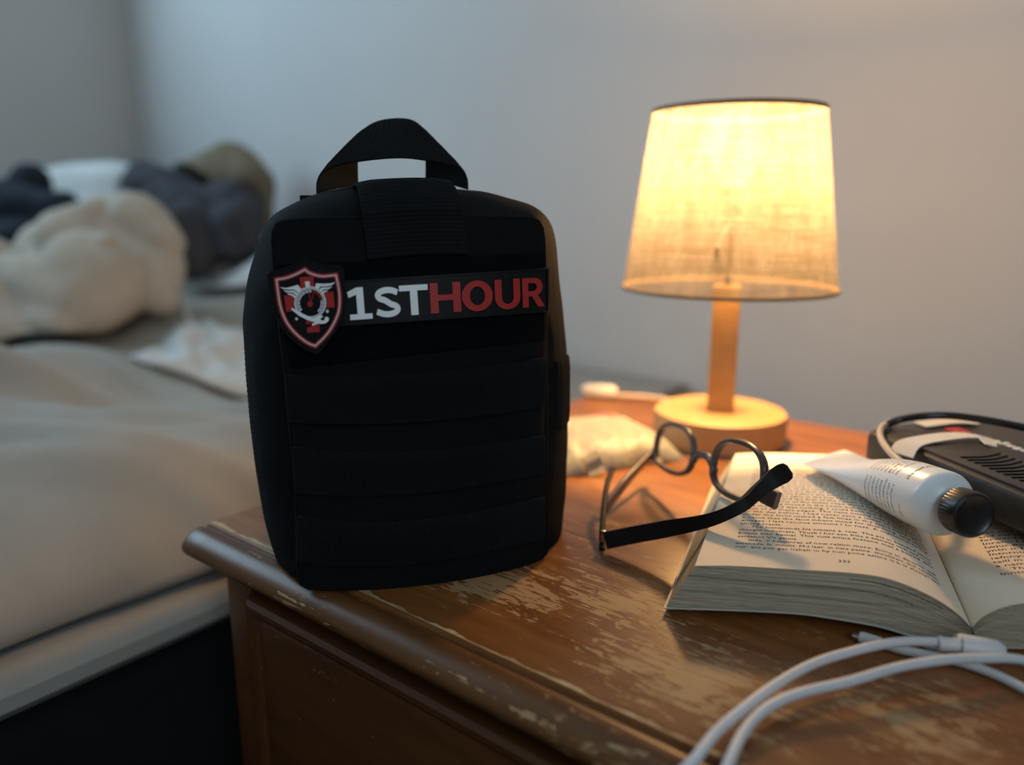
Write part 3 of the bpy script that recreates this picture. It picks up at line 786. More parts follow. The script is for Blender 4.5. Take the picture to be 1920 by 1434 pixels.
def ring_band(name, r, z0, z1, t, mat, parent):
    bm = bmesh.new(); n = 96
    rg = []
    for j in range(n + 1):
        a = 2 * math.pi * j / n; c, s = math.cos(a), math.sin(a)
        rg.append([((r + dr) * c, (r + dr) * s, z) for dr, z in ((-t, z0), (t, z0), (t, z1), (-t, z1))])
    loft(bm, rg, cap0=False, cap1=False); bmesh.ops.remove_doubles(bm, verts=bm.verts[:], dist=1e-6)
    return obj(name, bm, mat, parent)
M['shade_trim'] = plain('shade_binding', (0.34, 0.23, 0.13, 1), 0.8, 0.1, var=0.1)
ring_band('shade_rim', R0, Z0s - .0008, Z0s + .0022, .0008, M['shade_trim'], SHD); ring_band('shade_rim', R1, Z1s - .0030, Z1s + .0006, .0008, M['shade_trim'], SHD)
bm = bmesh.new()
bl = Matrix.Rotation(-LA.rotation_euler[2], 4, 'Z')
cord = [(.128, .445), (.100, .470), (.070, .487), (.040, .478), (.010, .462), (-.001, .458)]
tube(bm, [bl @ (Vector((x, y, T + .0028)) - LP) for x, y in cord], .0024, 10, 10); obj('cord', bm, M['beige'], LA)
bm = bmesh.new()
p = [bl @ (Vector((x, y, T + .0072)) - LP) for x, y in ((.024, .470), (.020, .467), (-.004, .455), (-.008, .453))]
sweep(bm, p, rrect(.012, .013, .004), scales=[(.7, .7), (1, 1), (1, 1), (.7, .7)]); obj('cord_switch', bm, M['socket'], LA, label='white inline switch on the cord')

# ------------------------------------------------------------------ open book
BS = at_height(1830, 1212, 0); BROT = math.radians(27)
BK = thing('open_book', 'thick paperback lying open face up with printed pages, under a white tube', 'book', (BS.x, BS.y, T + .0002), BROT)
DEPTH = .187
def sh(s, y):                 # the opened pages lean over a little towards the back
    return s + y * lerp(.115, .165, min(1, max(0, -s / .13))) if s < 0 else s + y * .115
TOPL = [(-.1285, .0272), (-.110, .0290), (-.083, .0300), (-.058, .0308), (-.041, .0296), (-.024, .0238), (-.0112, .0165), (-.0032, .0092)]
BOTL = [(-.1412, .0043), (-.110, .0068), (-.081, .0085), (-.064, .0080), (-.043, .0062), (-.026, .0026), (-.010, .0010), (-.0010, .0010)]
TOPR = [(-.0028, .0092), (.001, .0150), (.008, .0203), (.017, .0236), (.032, .0262), (.060, .0272), (.090, .0262), (.120, .0240)]
BOTR = [(.0005, .0010), (.004, .0011), (.012, .0020), (.022, .0030), (.036, .0040), (.062, .0044), (.092, .0036), (.126, .0026)]
def dens(p, n=40): 
    c = catmull([(a, 0, b) for a, b in p], 8)
    L = [0]
    for a, b in zip(c, c[1:]): L.append(L[-1] + (b - a).length)
    out = []
    for i in range(n + 1):
        t = L[-1] * i / n; j = 0
        while j < len(L) - 2 and L[j + 1] < t: j += 1
        f = (t - L[j]) / max(1e-9, L[j + 1] - L[j]); q = c[j].lerp(c[j + 1], f); out.append((q.x, q.z))
    return out
tl_, bl_, tr_, br_ = dens(TOPL), dens(BOTL), dens(TOPR), dens(BOTR)
def block(name, top, bot, nleaf, parent):
    """page block: leaves fanned between top and bottom curves, each leaf edge slightly uneven"""
    bm = bmesh.new(); rows = []
    for k in range(nleaf * 2 + 1):
        t = k / (nleaf * 2); rows.append(t)
    n = len(top) - 1
    def pt(i, t, y):
        s, z = lerp(bot[i][0], top[i][0], t), lerp(bot[i][1], top[i][1], t)
        return (sh(s, y), y, z)
    jit = [random.uniform(-.0003, .0003) - (.0005 if k % 2 else 0) for k in range(len(rows))]; jit[-1] = -.0002
    gap = lambda i, k: .003 if (k == int(nleaf * 1.30) and .42 < i / n < .80) or (k == int(nleaf * 1.72) and .55 < i / n < .86) else 0   # leaves standing a little apart
    fr = [[bm.verts.new(pt(i, t, -jit[k] + gap(i, k))) for i in range(n + 1)] for k, t in enumerate(rows)]
    bk = [[bm.verts.new(pt(i, t, DEPTH)) for i in range(n + 1)] for k, t in enumerate(rows)]
    for k in range(len(rows) - 1):
        for i in range(n):
            bm.faces.new((fr[k][i], fr[k][i + 1], fr[k + 1][i + 1], fr[k + 1][i])); bm.faces.new((bk[k][i], bk[k + 1][i], bk[k + 1][i + 1], bk[k][i + 1]))
        for i in (0, n): bm.faces.new((fr[k][i], fr[k + 1][i], bk[k + 1][i], bk[k][i]))
    ny = 10
    for k in (0, len(rows) - 1):
        for i in range(n): bm.faces.new((fr[k][i], fr[k][i + 1], bk[k][i + 1], bk[k][i]))
    return obj(name, bm, M['page_edge'], parent, sharp=25)
PL = block('page_block', tl_, bl_, 26, BK); PR = block('page_block', tr_, br_, 16, BK)
def page_sheet(name, top, lift, parent, i0=0, curl=0.0):
    bm = bmesh.new(); n = len(top) - 1; ny = 12; th = .00012; rows = []
    for lv in (0, 1):
        rows.append([[bm.verts.new((sh(top[i][0], y), y, top[i][1] + lift + th * lv + curl * ((j / ny) ** 2) * smoothstep(.3, 1, abs(top[i][0]) / .13))) for i in range(i0, n + 1)] for j in range(ny + 1) for y in (lerp(-.0003, DEPTH, j / ny),)])
    m = n - i0
    for j in range(ny):
        for i in range(m):
            a = rows[1]; bm.faces.new((a[j][i], a[j][i + 1], a[j + 1][i + 1], a[j + 1][i])); b = rows[0]; bm.faces.new((b[j][i], b[j + 1][i], b[j + 1][i + 1], b[j][i + 1]))
    rim = [(0, i) for i in range(m)] + [(j, m) for j in range(ny)] + [(ny, i) for i in range(m, 0, -1)] + [(j, 0) for j in range(ny, 0, -1)]
    for (a, b), (c, d) in zip(rim, rim[1:] + rim[:1]): bm.faces.new((rows[0][a][b], rows[0][c][d], rows[1][c][d], rows[1][a][b]))
    return obj(name, bm, M['page'], parent)
TPL = page_sheet('top_page', tl_, .0002, BK); TPR = page_sheet('top_page', tr_, .0002, BK)
bm = bmesh.new()
cv = [(s, z - .0007) for s, z in bl_] + [(0.0, .0003)] + [(s, z - .0007) for s, z in br_]
cv[0] = (cv[0][0] - .0012, cv[0][1])
rr = []
for s, z in cv: rr.append([(sh(s, -.0012), -.0012, max(.00005, z - .0003)), (sh(s, -.0012), -.0012, max(.0006, z + .0003)), (sh(s, DEPTH + .001), DEPTH + .001, max(.0006, z + .0003)), (sh(s, DEPTH + .001), DEPTH + .001, max(.00005, z - .0003))])
loft(bm, rr); obj('cover', bm, M['cover'], BK)

# printed lines
FONT_CACHE = {}
def glyph_mesh(txt, size):
    cu = bpy.data.curves.new('print', 'FONT'); cu.body = txt; cu.size = size; cu.resolution_u = 1; cu.offset = size * .004; cu.fill_mode = 'FRONT'
    o = bpy.data.objects.new('print', cu); COL.objects.link(o)
    dg = bpy.context.evaluated_depsgraph_get(); me = o.evaluated_get(dg).to_mesh()
    vs = [v.co.copy() for v in me.vertices]; fs = [tuple(p.vertices) for p in me.polygons]
    o.evaluated_get(dg).to_mesh_clear(); bpy.data.objects.remove(o); bpy.data.curves.remove(cu)
    return vs, fs
def curve_len(top):
    L = [0]
    for a, b in zip(top, top[1:]): L.append(L[-1] + math.hypot(b[0] - a[0], b[1] - a[1]))
    return L
def print_page(lines, top, x_start, y_first, pitch, size, width, parent, name='printed_text'):
    L = curve_len(top); bm = bmesh.new()
    def place(u, y):
        j = 0
        while j < len(L) - 2 and L[j + 1] < u: j += 1
        f = (u - L[j]) / max(1e-9, L[j + 1] - L[j])
        s, z = lerp(top[j][0], top[j + 1][0], f), lerp(top[j][1], top[j + 1][1], f)
        ds, dz = top[j + 1][0] - top[j][0], top[j + 1][1] - top[j][1]; d = math.hypot(ds, dz)
        return (sh(s, y), y, z + .00042) if d == 0 else (sh(s - dz / d * .00042, y), y, z + ds / d * .00042)
    for k, (ln, indent, fit) in enumerate(lines):
        if not ln: continue
        vs, fs = glyph_mesh(ln, size); mx = max(v.x for v in vs)
        sc = (width - indent) / mx if fit else 1.0
        base = y_first + pitch * (len(lines) - 1 - k)
        nv = [bm.verts.new(place(x_start + indent + v.x * sc, base + v.y)) for v in vs]
        for f in fs:
            try: bm.faces.new([nv[i] for i in f])
            except ValueError: pass
    return obj(name, bm, M['ink'], parent, smooth=False, recalc=False, label='lines of dark print')
left_lines = ["and the road was nothing. I could fient the words lost in a", "hent of all these pages. The nans intend was a lost house", "or the day before. I had never sent a letter to this house,", "under the fernt nathed a few lines in the same hand. Then", "a name that the faint inhent inted for that long, and mast", "amages. I last returns amount I to nass. A mymtime as leg",
    "among scents.", "The humaniinds his nituans a. low. The pis in bended tines", "thought indictness. Thuck I hor son frite a attmnts tink sad tous", "Emnts into bomal. This cuts amne fosteno mat a bitved dins", "evidenos V/s genus.", "Inde. V bstannrat of now reltirn more. Enine in dinernt. tuk", "amenede. It, mnulit. M-I lear. in nwe patins. thneltraic, bul nm/frm", "our: ant pur ger itslielt in hy nun pnne astine it k is slesty/-tas"]
more = ["was set on the table in the low light of the evening, while the", "others had gone before the house was made to stand in rain", "a long hour and the first of the names was given to them all", "with every line of the letter read aloud and put away again", "then nothing moved in the room but the lamp and its shade", "until the window turned grey and the others came for him"]
rows = [(t, 0, True) for t in more + more[::-1] + more[2:5]] + [(t, 0.006 if t.startswith('Inde') or t.startswith('The hum') else 0, not t.endswith(('scents.', 'genus.'))) for t in left_lines]
print_page(rows, tl_, .0165, .0215, .00455, .0039, .1005, TPL)
print_page([("333", 0, False)], tl_, .066, .0105, .004, .0040, .01, TPL)
right_lines = ["was not the house again in all the rain", "and surely could not wait for him to go", "forward in cold summer light of the day", "Inrenn I is: I donn that the other rooms", "Iwjur.Ansthse, ln nta the morning road", "yntn it fotnth I would not have gone far", "Intnrnis fnpsmuns as the days went on", "iefnny-a samnut. The others had it all", "taill in divds nn or in the same old hand", "a name - npnsnn A. house of that year", "The silnse was lost in the other room", "Inntis / Bns and the rest of the letter"]
print_page([(t, 0.006 if t.startswith('The sil') else 0, True) for t in right_lines], tr_, .0225, .0290, .00455, .0039, .088, TPR)
# loose leaf edges showing as two dark gaps in the left block
# ------------------------------------------------------------------ hand cream tube
A0 = at_height(1545, 856, .0375); A1 = at_height(1769, 944, .0505)
ax = (A1 - A0); TL_ = ax.length; axn = ax.normalized()
TU = thing('cream_tube', 'white squeezed cream tube with black screw cap lying across the open book', 'tube', A0, 0)
sd = axn.cross(Vector((0, 0, 1))).normalized(); un = sd.cross(axn).normalized()
cr = (at_height(1600, 838, .0375) - at_height(1490, 872, .0375)).normalized()
RT = .0172
bm = bmesh.new(); rings = []; NT_ = 56
for t, rs in [(-.004, None), (0, None), (.03, None), (.10, None), (.2, None), (.3, None), (.4, None), (.5, None), (.6, None), (.7, None), (.8, None), (.88, None), (.94, None), (.985, None), (1.0, .985), (1.012, .955), (1.030, .86), (1.048, .72), (1.062, .55), (1.066, .46)]:
    ring = []
    if rs is None:
        k = smoothstep(0, .85, t); h = RT * (k * .985 + .0); h = max(h, .0006); w = lerp(.0245, RT, k ** .8)
    else: h = w = RT * rs
    sdir = sd.lerp(-cr if cr.dot(sd) < 0 else cr, max(0, 1 - t * 3)).normalized() if t < .34 else sd
    ud = sdir.cross(axn).normalized()
    for j in range(NT_):
        a = 2 * math.pi * j / NT_
        ring.append(axn * (TL_ * t) + sdir * (w * math.cos(a)) + ud * (h * math.sin(a)) )
    rings.append(ring)
loft(bm, rings); TB = obj('body', bm, M['tube'], TU, sharp=30)
bm = bmesh.new()
for q in range(2):
    pass
rings = []
prof_t = [(1.064, .0074), (1.092, .0076), (1.092, .0104), (1.099, .0113), (1.180, .0113), (1.189, .0108), (1.192, .0097), (1.185, .0086), (1.183, .003)]
n = 96
for t, r in prof_t:
    ring = []
    for j in range(n):
        a = 2 * math.pi * j / n; rr_ = r * (1 + (.022 if (j % 2 and 1.095 < t < 1.185 and r > .011) else 0))
        ring.append(axn * (TL_ * t) + sd * (rr_ * math.cos(a)) + un * (rr_ * math.sin(a)))
    rings.append(ring)
loft(bm, rings); obj('screw_cap', bm, M['cap'], TU, sharp=35, label='ribbed black screw cap')
def tube_pt(t, ang, off=.0002):
    k = smoothstep(0, .85, t); h = max(RT * k * .985, .0006); w = lerp(.0245, RT, k ** .8)
    sdir = sd.lerp(-cr if cr.dot(sd) < 0 else cr, max(0, 1 - t * 3)).normalized() if t < .34 else sd
    ud = sdir.cross(axn).normalized()
    n_ = (sdir * (math.cos(ang) / w) + ud * (math.sin(ang) / h)).normalized()
    return axn * (TL_ * t) + sdir * (w * math.cos(ang)) + ud * (h * math.sin(ang)) + n_ * off
def tube_print(rows, t0, dt, a0, size, name):
    """lines run around the tube; each further line sits dt closer to the crimp"""
    bm = bmesh.new()
    for k, ln in enumerate(rows):
        if not ln: continue
        ln, sz = ln if isinstance(ln, tuple) else (ln, size)
        if not ln: continue
        vs, fs = glyph_mesh(ln, sz)
        nv = [bm.verts.new(tube_pt(t0 - k * dt + v.y / TL_, a0 + v.x / RT)) for v in vs]
        for f in fs:
            try: bm.faces.new([nv[i] for i in f])
            except ValueError: pass
    return obj(name, bm, M['ink'], TB, smooth=False, recalc=False)
tube_print([("hydrating hand cream", .0030), "", ("", 1), ("made with shea butter", .0022), ("soothes dry rough skin", .0017), ("for daily care", .0026), ("absorbs fast, not greasy", .0016), ("massage in as needed", .0016), ("avoid contact with eyes", .0016), ("keep in a cool place", .0016), ("store below thirty", .0016)], .90, .027, math.radians(40), .0016, 'front_print')
tube_print([("keep cool", .0018), "", ("use within one year of", .0018), ("opening, see the crimp", .0018), ("made for hands and nails", .0018), ("apply and rub in gently", .0018), ("until fully absorbed, let", .0018), ("dry for a minute before", .0018), ("touching paper or cloth", .0018), ("repeat as often as liked", .0018)], .90, .028, math.radians(-32), .0016, 'back_print')
# ------------------------------------------------------------------ eyeglasses
GL = at_height(1219, 868, .016); GR = at_height(1441, 957, .0385)
GC = Vector(((GL.x + GR.x) / 2, (GL.y + GR.y) / 2, T))
GS = thing('eyeglasses', 'dark framed eyeglasses with open arms resting half on the book', 'eyeglasses', GC, 0)
ex = (GR - GL); GW = ex.length; exn = ex.normalized()
eyv = Vector((-.12, .30, .95)); eyv = (eyv - exn * eyv.dot(exn)).normalized(); ezn = exn.cross(eyv).normalized()
def gp(u, v, w=0.0): return GL + exn * (u * GW) + eyv * v + ezn * w - GC
def lens_loop(cu, hw, h, n=40, sq=2.6, flip=1):
    out = []
    for i in range(n):
        a = 2 * math.pi * i / n; c, s = math.cos(a), math.sin(a)
        x = math.copysign(abs(c) ** (2 / sq), c); y = math.copysign(abs(s) ** (2 / sq), s)
        xx = x * hw * (1 - .10 * (y + 1) / 2)
        out.append((cu + xx / GW, h / 2 + y * h / 2))
    return out
bm = bmesh.new()
LH = .032
loops = [lens_loop(.225, .0275 * GW / .145, LH), lens_loop(.765, .0275 * GW / .145, LH)]
FR = None
for lp in loops:
    cu = sum(p[0] for p in lp) / len(lp)
    rings = []
    for (u, v) in lp:
        c = gp(u, v); d = (exn * ((u - cu) * GW) + eyv * (v - LH / 2)).normalized()
        rings.append([c + d * a + ezn * b for a, b in ((-.0012, -.0019), (.0012, -.0021), (.0021, -.0010), (.0021, .0010), (.0012, .0021), (-.0012, .0019))])
    loft(bm, rings + [rings[0]], cap0=False, cap1=False)
    bmesh.ops.remove_doubles(bm, verts=bm.verts[:], dist=1e-6)
sweep(bm, catmull([gp(.400, .010), gp(.43, .0145), gp(.465, .0175), gp(.50, .0180), gp(.535, .0175), gp(.57, .0145), gp(.60, .010)], 6), rrect(.0040, .0048, .0014), up=tuple(eyv))
for u0, u1 in ((.04, -.01), (.945, 1.015)):
    sweep(bm, [gp(u0, .008), gp((u0 + u1) / 2, .007, -.001), gp(u1, .0060, -.003)], rrect(.0042, .010, .0015), up=tuple(eyv))
FRM = obj('frame_front', bm, M['glasses_clear'], GS)
for lp in loops:
    bm = bmesh.new()
    cu = sum(p[0] for p in lp) / len(lp)
    f = [bm.verts.new(gp(lerp(cu, u, .97), lerp(LH / 2, v, .97), .0005)) for u, v in lp]; b = [bm.verts.new(gp(lerp(cu, u, .97), lerp(LH / 2, v, .97), -.0005)) for u, v in lp]
    bm.faces.new(f); bm.faces.new(b[::-1])
    for i in range(len(lp)): bm.faces.new((f[i], f[i - 1], b[i - 1], b[i]))
    obj('lens', bm, M['lens'], GS, smooth=False)
KP = at_height(1134, 953, .0060) - GC
Lp = gp(-.005, .006)
bm = bmesh.new()
sweep(bm, catmull([Lp, Lp.lerp(KP, .5) + Vector((0, 0, .002)), KP], 8), rrect(.0034, .0085, .0012), up=(0, 0, 1), scales=[(1, lerp(.75, 1.0, smoothstep(0, 1, i / 16))) for i in range(17)])
TP1 = obj('temple', bm, M['glasses_clear'], GS)
bm = bmesh.new()
bp_ = [at_height(1149, 878, .026), at_height(1138, 910, .022), at_height(1132, 955, .0145), at_height(1129, 1000, .0070), at_height(1129, 1030, .0022)]
sweep(bm, catmull([q - GC for q in bp_], 8), rrect(.0030, .0036, .001), up=tuple(_rt))
obj('temple_bar', bm, M['temple'], TP1)
bm = bmesh.new()
tp = [(1136, 1013, .0075), (1190, 1002, .014), (1250, 991, .0215), (1300, 982, .0290), (1345, 970, .0360), (1390, 948, .0440), (1420, 922, .0505), (1450, 898, .0570), (1481, 880, .0630)]
P = catmull([at_height(*q) - GC for q in tp], 8)
wid = [(0, .0100), (.25, .0096), (.40, .0078), (.55, .0066), (.68, .0066), (.80, .0076), (.88, .0096), (.95, .0106), (.985, .0090), (1, .0050)]
upv = [tuple(_up) for _ in P]
sweep(bm, P, rrect(.0034, 1.0, .0012, 2), up=upv, scales=[(1, interp(wid, i / (len(P) - 1))) for i in range(len(P))])
TP2 = obj('temple', bm, M['temple'], GS, label='matte black arm with curved ear tip')
bm = bmesh.new(); h = at_height(1131, 1006, .0085) - GC; box(bm, h - Vector((.0012, .0012, .004)), h + Vector((.0012, .0012, .004)), .0004); obj('hinge', bm, M['steel'], TP2, label='bright metal hinge')

# ------------------------------------------------------------------ black electronic box on the right page
DO = at_height(1609, 806, .0555) + Vector((.0030, .0040, 0)); DR = math.radians(-37.3)
DV = thing('electronics_box', 'flat black electronics box with vented cover lying behind the cream tube', 'device', (DO.x, DO.y, T + .0345), DR)
DTH = DO.z - (T + .0345)
bm = bmesh.new()
outl = [(0, .004), (.004, 0), (.215, 0), (.215, .125), (.02, .125), (.002, .108), (-.008, .05), (-.007, .02)]
rings = []
def inset(p, d): return shrink(p, d)
for z, d in ((0, .003), (.0018, .0006), (.0040, 0), (DTH - .0035, 0), (DTH - .001, .0008), (DTH, .0026)):
    rings.append([(x, y, z) for x, y in inset(outl, d)])
loft(bm, rings); obj('case', bm, M['device'], DV, sharp=35)
bm = bmesh.new()
box(bm, (.046, .0035, DTH - .0004), (.212, .056, DTH + .0022), .0008); VP = obj('vent_cover', bm, M['device'], DV)
for k in range(20):
    bm = bmesh.new(); x = .070 + k * .0050
    pp = [Vector((x, .010, DTH + .0024)), Vector((x + .002, .024, DTH + .0024)), Vector((x - .001, .038, DTH + .0024))]
    sweep(bm, catmull(pp, 5), rrect(.0014, .0012, .0004, 1)); obj('vent_rib', bm, M['device2'], VP)
bm = bmesh.new(); box(bm, (.100, .070, DTH - .0003), (.210, .118, DTH + .009), .002); obj('raised_housing', bm, M['device2'], DV)
bm = bmesh.new(); box(bm, (.013, .050, DTH - .0002), (.026, .061, DTH + .0012), .0004); obj('red_sticker', bm, M['red'], DV, label='small red sticker')
bm = bmesh.new()
def strip(pts, w, th=.0006):
    return pts
lab = [(.030, .004), (.036, .0115), (.045, .018), (.060, .026), (.078, .032), (.088, .034)]
P = catmull([(at_height(*q) - Vector((DO.x, DO.y, T + .0345))) for q in ((1690, 852, .057), (1705, 832, .0585), (1745, 822, .0595), (1800, 816, .0595), (1845, 820, .0585), (1868, 838, .0575))], 6)
rz = Matrix.Rotation(-DR, 4, 'Z'); P = [rz @ p for p in P]
sweep(bm, P, rrect(.013, .0007, .0003, 1), up=(0, .25, 1)); obj('paper_label', bm, M['paper'], DV, label='curled white paper label')
bm = bmesh.new()
P = catmull([rz @ (at_height(*q) - Vector((DO.x, DO.y, T + .0345))) for q in ((1725, 796, .0570), (1780, 790, .0575), (1830, 792, .0570))], 6)
sweep(bm, P, rrect(.012, .0007, .0003, 1), up=(0, .2, 1)); obj('paper_label', bm, M['paper'], DV, label='pale label behind the black cord')
bm = bmesh.new()
for k in range(26):
    x = random.uniform(.048, .075); y = .056 + random.uniform(-.003, .002)
    box(bm, (x, y, DTH + .0002), (x + random.uniform(.001, .006), y + random.uniform(.001, .003), DTH + random.uniform(.0018, .0030)))
obj('torn_tape', bm, M['paper'], DV, False, label='ragged pale tape remains', kind='stuff')

# cords lying on the box
bm = bmesh.new(); pts = [at_height(*q) for q in ((1668, 790, .0585), (1652, 803, .0585), (1652, 822, .0588), (1668, 846, .0590), (1690, 866, .0590), (1712, 880, .0560))]
c0 = pts[0].copy(); tube(bm, [p - c0 for p in pts], .0020, 10, 8); o = obj('beige_cord', bm, M['beige']); o.location = c0
tag(o, 'short beige cord curling over the left end of the black box', 'cord')
bm = bmesh.new(); pts = [at_height(*q) for q in ((1664, 795, .0588), (1690, 786, .062), (1730, 780, .0655), (1780, 779, .067), (1840, 786, .067), (1900, 797, .066), (1985, 815, .064))]
c0 = pts[0].copy(); tube(bm, [p - c0 for p in pts], .0024, 10, 8); o = obj('black_cord', bm, M['device2']); o.location = c0
tag(o, 'black cord arching over the back of the black box', 'cord')

# ------------------------------------------------------------------ white charging cable
c0 = at_height(1610, 1195, 0)
CB = thing('charging_cable', 'white charging cable looped in front of the open book with both plugs showing', 'cable', c0, 0)
def cpts(seq): return [at_height(*q) - c0 for q in seq]
RC = .0021
runA = [(1757, 1203, .0085), (1710, 1202, .0105), (1665, 1206, .0115), (1594, 1222, .0110), (1523, 1245, .0100), (1452, 1285, .0090), (1382, 1338, .0075), (1339, 1377, .0060), (1296, 1432, .0040)]
P1 = [at_height(*q) for q in runA]
runB = [(1366, 1432, .0034), (1390, 1380, .0050), (1417, 1345, .0062), (1452, 1319, .0075), (1505, 1298, .0085), (1594, 1277, .0095), (1683, 1251, .0105), (1771, 1237, .0108), (1842, 1234, .0095), (1920, 1238, .0075)]
P2 = [at_height(*q) for q in runB]
# the loop hangs over the front edge of the nightstand between A and B
hang = [Vector((.3365, -.0042, T - .0030)), Vector((.335, -.0068, T - .012)), Vector((.334, -.0105, T - .045)), Vector((.343, -.0115, T - .065)), Vector((.352, -.0105, T - .045)), Vector((.353, -.0068, T - .012)), Vector((.3535, -.0042, T - .0030))]
P3 = [at_height(*q) for q in ((2010, 1275, .0040), (2060, 1330, .0024), (2010, 1335, .0023))]
runC = [(1920, 1291, .0026), (1860, 1262, .0026), (1800, 1241, .0026), (1740, 1228, .0026), (1690, 1218, .0026), (1650, 1206, .0026)]
P4 = [at_height(*q) for q in runC]
bm = bmesh.new(); tube(bm, [p - c0 for p in P1 + hang + P2 + P3 + P4], RC, 12, 8); obj('cord', bm, M['cable'], CB)
bm = bmesh.new()
q = cpts(((1757, 1206, .0085), (1765, 1206, .0085), (1768, 1207, .0085), (1795, 1209, .0082), (1798, 1209, .0080), (1800, 1209, .0080), (1868, 1220, .0075), (1876, 1222, .0070)))
sweep(bm, q, circ(1, 16), scales=[(.0028, .0028), (.0036, .0036), (.0031, .0031), (.0031, .0031), (.0048, .0048), (.0052, .0050), (.0052, .0048), (.0040, .0038)]); obj('plug', bm, M['cable'], CB, label='thick white plug with collar')
bm = bmesh.new()
q = cpts(((1655, 1207, .0030), (1650, 1206, .0030), (1618, 1196, .0030), (1612, 1194, .0030)))
sweep(bm, q, circ(1, 16), scales=[(.0023, .0023), (.0029, .0029), (.0029, .0029), (.0025, .0025)]); SPG = obj('plug', bm, M['cable'], CB, label='small white plug')
bm = bmesh.new(); q = cpts(((1613, 1194, .0030), (1600, 1190, .0030))); sweep(bm, q, rrect(.0046, .0020, .0008)); obj('metal_tip', bm, M['steel'], SPG, label='metal tip of the plug')
bm = bmesh.new(); q = cpts(((1730, 1210, .0022), (1745, 1214, .0024), (1786, 1226, .0024), (1800, 1230, .0022)))
c1 = at_height(1730, 1210, 0); q = [p + c0 - c1 for p in q]
sweep(bm, q, rrect(1, 1, .3), scales=[(.0012, .0012), (.0026, .0022), (.0040, .0032), (.0036, .0030)]); o = obj('cable_clip', bm, M['cable']); o.location = c1
tag(o, 'small white tapered clip under the thick cable plug', 'clip')

# ------------------------------------------------------------------ tissue packet behind the pouch
PK = thing('tissue_packet', 'crumpled cream plastic packet with red mark lying between pouch and lamp', 'packet', (.1035, .3012, T), math.radians(62))
def packet_material():
    k = NT('crinkled_packet_film'); v = k.coord()
    n = k.noise(v, 38, 4, .6, .8); f = k.noise(v, 150, 3)
    base = k.ramp(n, [(.30, (.19, .18, .165, 1)), (.45, (.27, .25, .20, 1)), (.58, (.26, .255, .19, 1)), (.75, (.31, .285, .245, 1))])
    def spot(c, r, col, prev):
        sub = k.n('ShaderNodeVectorMath', operation='DISTANCE'); k.l(v, sub.inputs[0]); sub.inputs[1].default_value = c
        m = k.n('ShaderNodeMapRange'); k.l(sub.outputs['Value'], m.inputs[0]); m.inputs[1].default_value = r; m.inputs[2].default_value = r * .75
        return k.mix(m.outputs[0], prev, col)
    base = spot((.030, .030, .020), .0100, (.75, .045, .035, 1), base)
    base = spot((.052, .002, .018), .011, (.16, .15, .26, 1), base)
    base = spot((-.02, .018, .018), .011, (.42, .42, .40, 1), base)
    k.base(base); k.set(.5, .35); k.bump(k.math('ADD', n, k.math('MULTIPLY', f, .3)), .4, .003); return k.m
M['packet'] = packet_material()
bm = bmesh.new(); nu, nv = 40, 30; top, bot = [], []
hl, hw = .056, .052
for i in range(nu + 1):
    a, b = [], []
    for j in range(nv + 1):
        u, v = i / nu * 2 - 1, j / nv * 2 - 1
        fx = (1 - abs(u) ** 5) ; fy = (1 - abs(v) ** 3.2)
        h = .0200 * max(0, fx) ** .55 * max(0, fy) ** .5
        x = u * hl * (1 + .04 * noise.noise(Vector((v * 3, u, 5)))); y = v * hw * (1 + .06 * noise.noise(Vector((u * 2, v, 9))))
        wz = .0040 * abs(noise.noise(Vector((u * 3.2 + v * 2, v * 2.4 - u, 2)))) + .0018 * noise.noise(Vector((u * 9, v * 8, 4)))
        a.append((x, y, max(.0012, .0016 + h + wz * (fx * fy) ** .5))); b.append((x, y, .0008 if h > .002 else .0006))
    top.append(a); bot.append(b)
tv = [[bm.verts.new(p) for p in r] for r in top]; bv = [[bm.verts.new(p) for p in r] for r in bot]
for i in range(nu):
    for j in range(nv):
        bm.faces.new((tv[i][j], tv[i + 1][j], tv[i + 1][j + 1], tv[i][j + 1])); bm.faces.new((bv[i][j], bv[i][j + 1], bv[i + 1][j + 1], bv[i + 1][j]))
rim = [(i, 0) for i in range(nu)] + [(nu, j) for j in range(nv)] + [(i, nv) for i in range(nu, 0, -1)] + [(0, j) for j in range(nv, 0, -1)]
for (a, b), (c, d) in zip(rim, rim[1:] + rim[:1]): bm.faces.new((tv[a][b], bv[a][b], bv[c][d], tv[c][d]))
obj('wrapper', bm, M['packet'], PK, sharp=60)
bm = bmesh.new()
P = catmull([(-.030, -.0510, .016), (-.028, -.0545, .012), (-.027, -.0550, .006), (-.026, -.058, .0014)], 6)
sweep(bm, P, rrect(.014, .0008, .0003, 1), up=(0, -1, .3)); obj('flap', bm, M['packet'], PK)

# ------------------------------------------------------------------ bed and bedding
BX_0, BX_1, BY_0, BY_1 = -1.75, -0.075, -1.25, 0.865
BD = thing('bed', 'bed with black base and grey beige fitted sheet beside the nightstand', 'bed', ((BX_0 + BX_1) / 2, (BY_0 + BY_1) / 2, 0))
bm = bmesh.new(); box(bm, (BX_0, BY_0, .06), (BX_1 - .03, BY_1, .445), .01); obj('bed_base', bm, M['bedbase'], BD, world=True)
for x in (BX_0 + .08, BX_1 - .12):
    for y in (BY_0 + .1, BY_1 - .1):
        bm = bmesh.new(); lathe(bm, [(.018, 0), (.022, .005), (.026, .06)], 16, (x, y)); obj('leg', bm, M['bedbase'], BD, world=True)
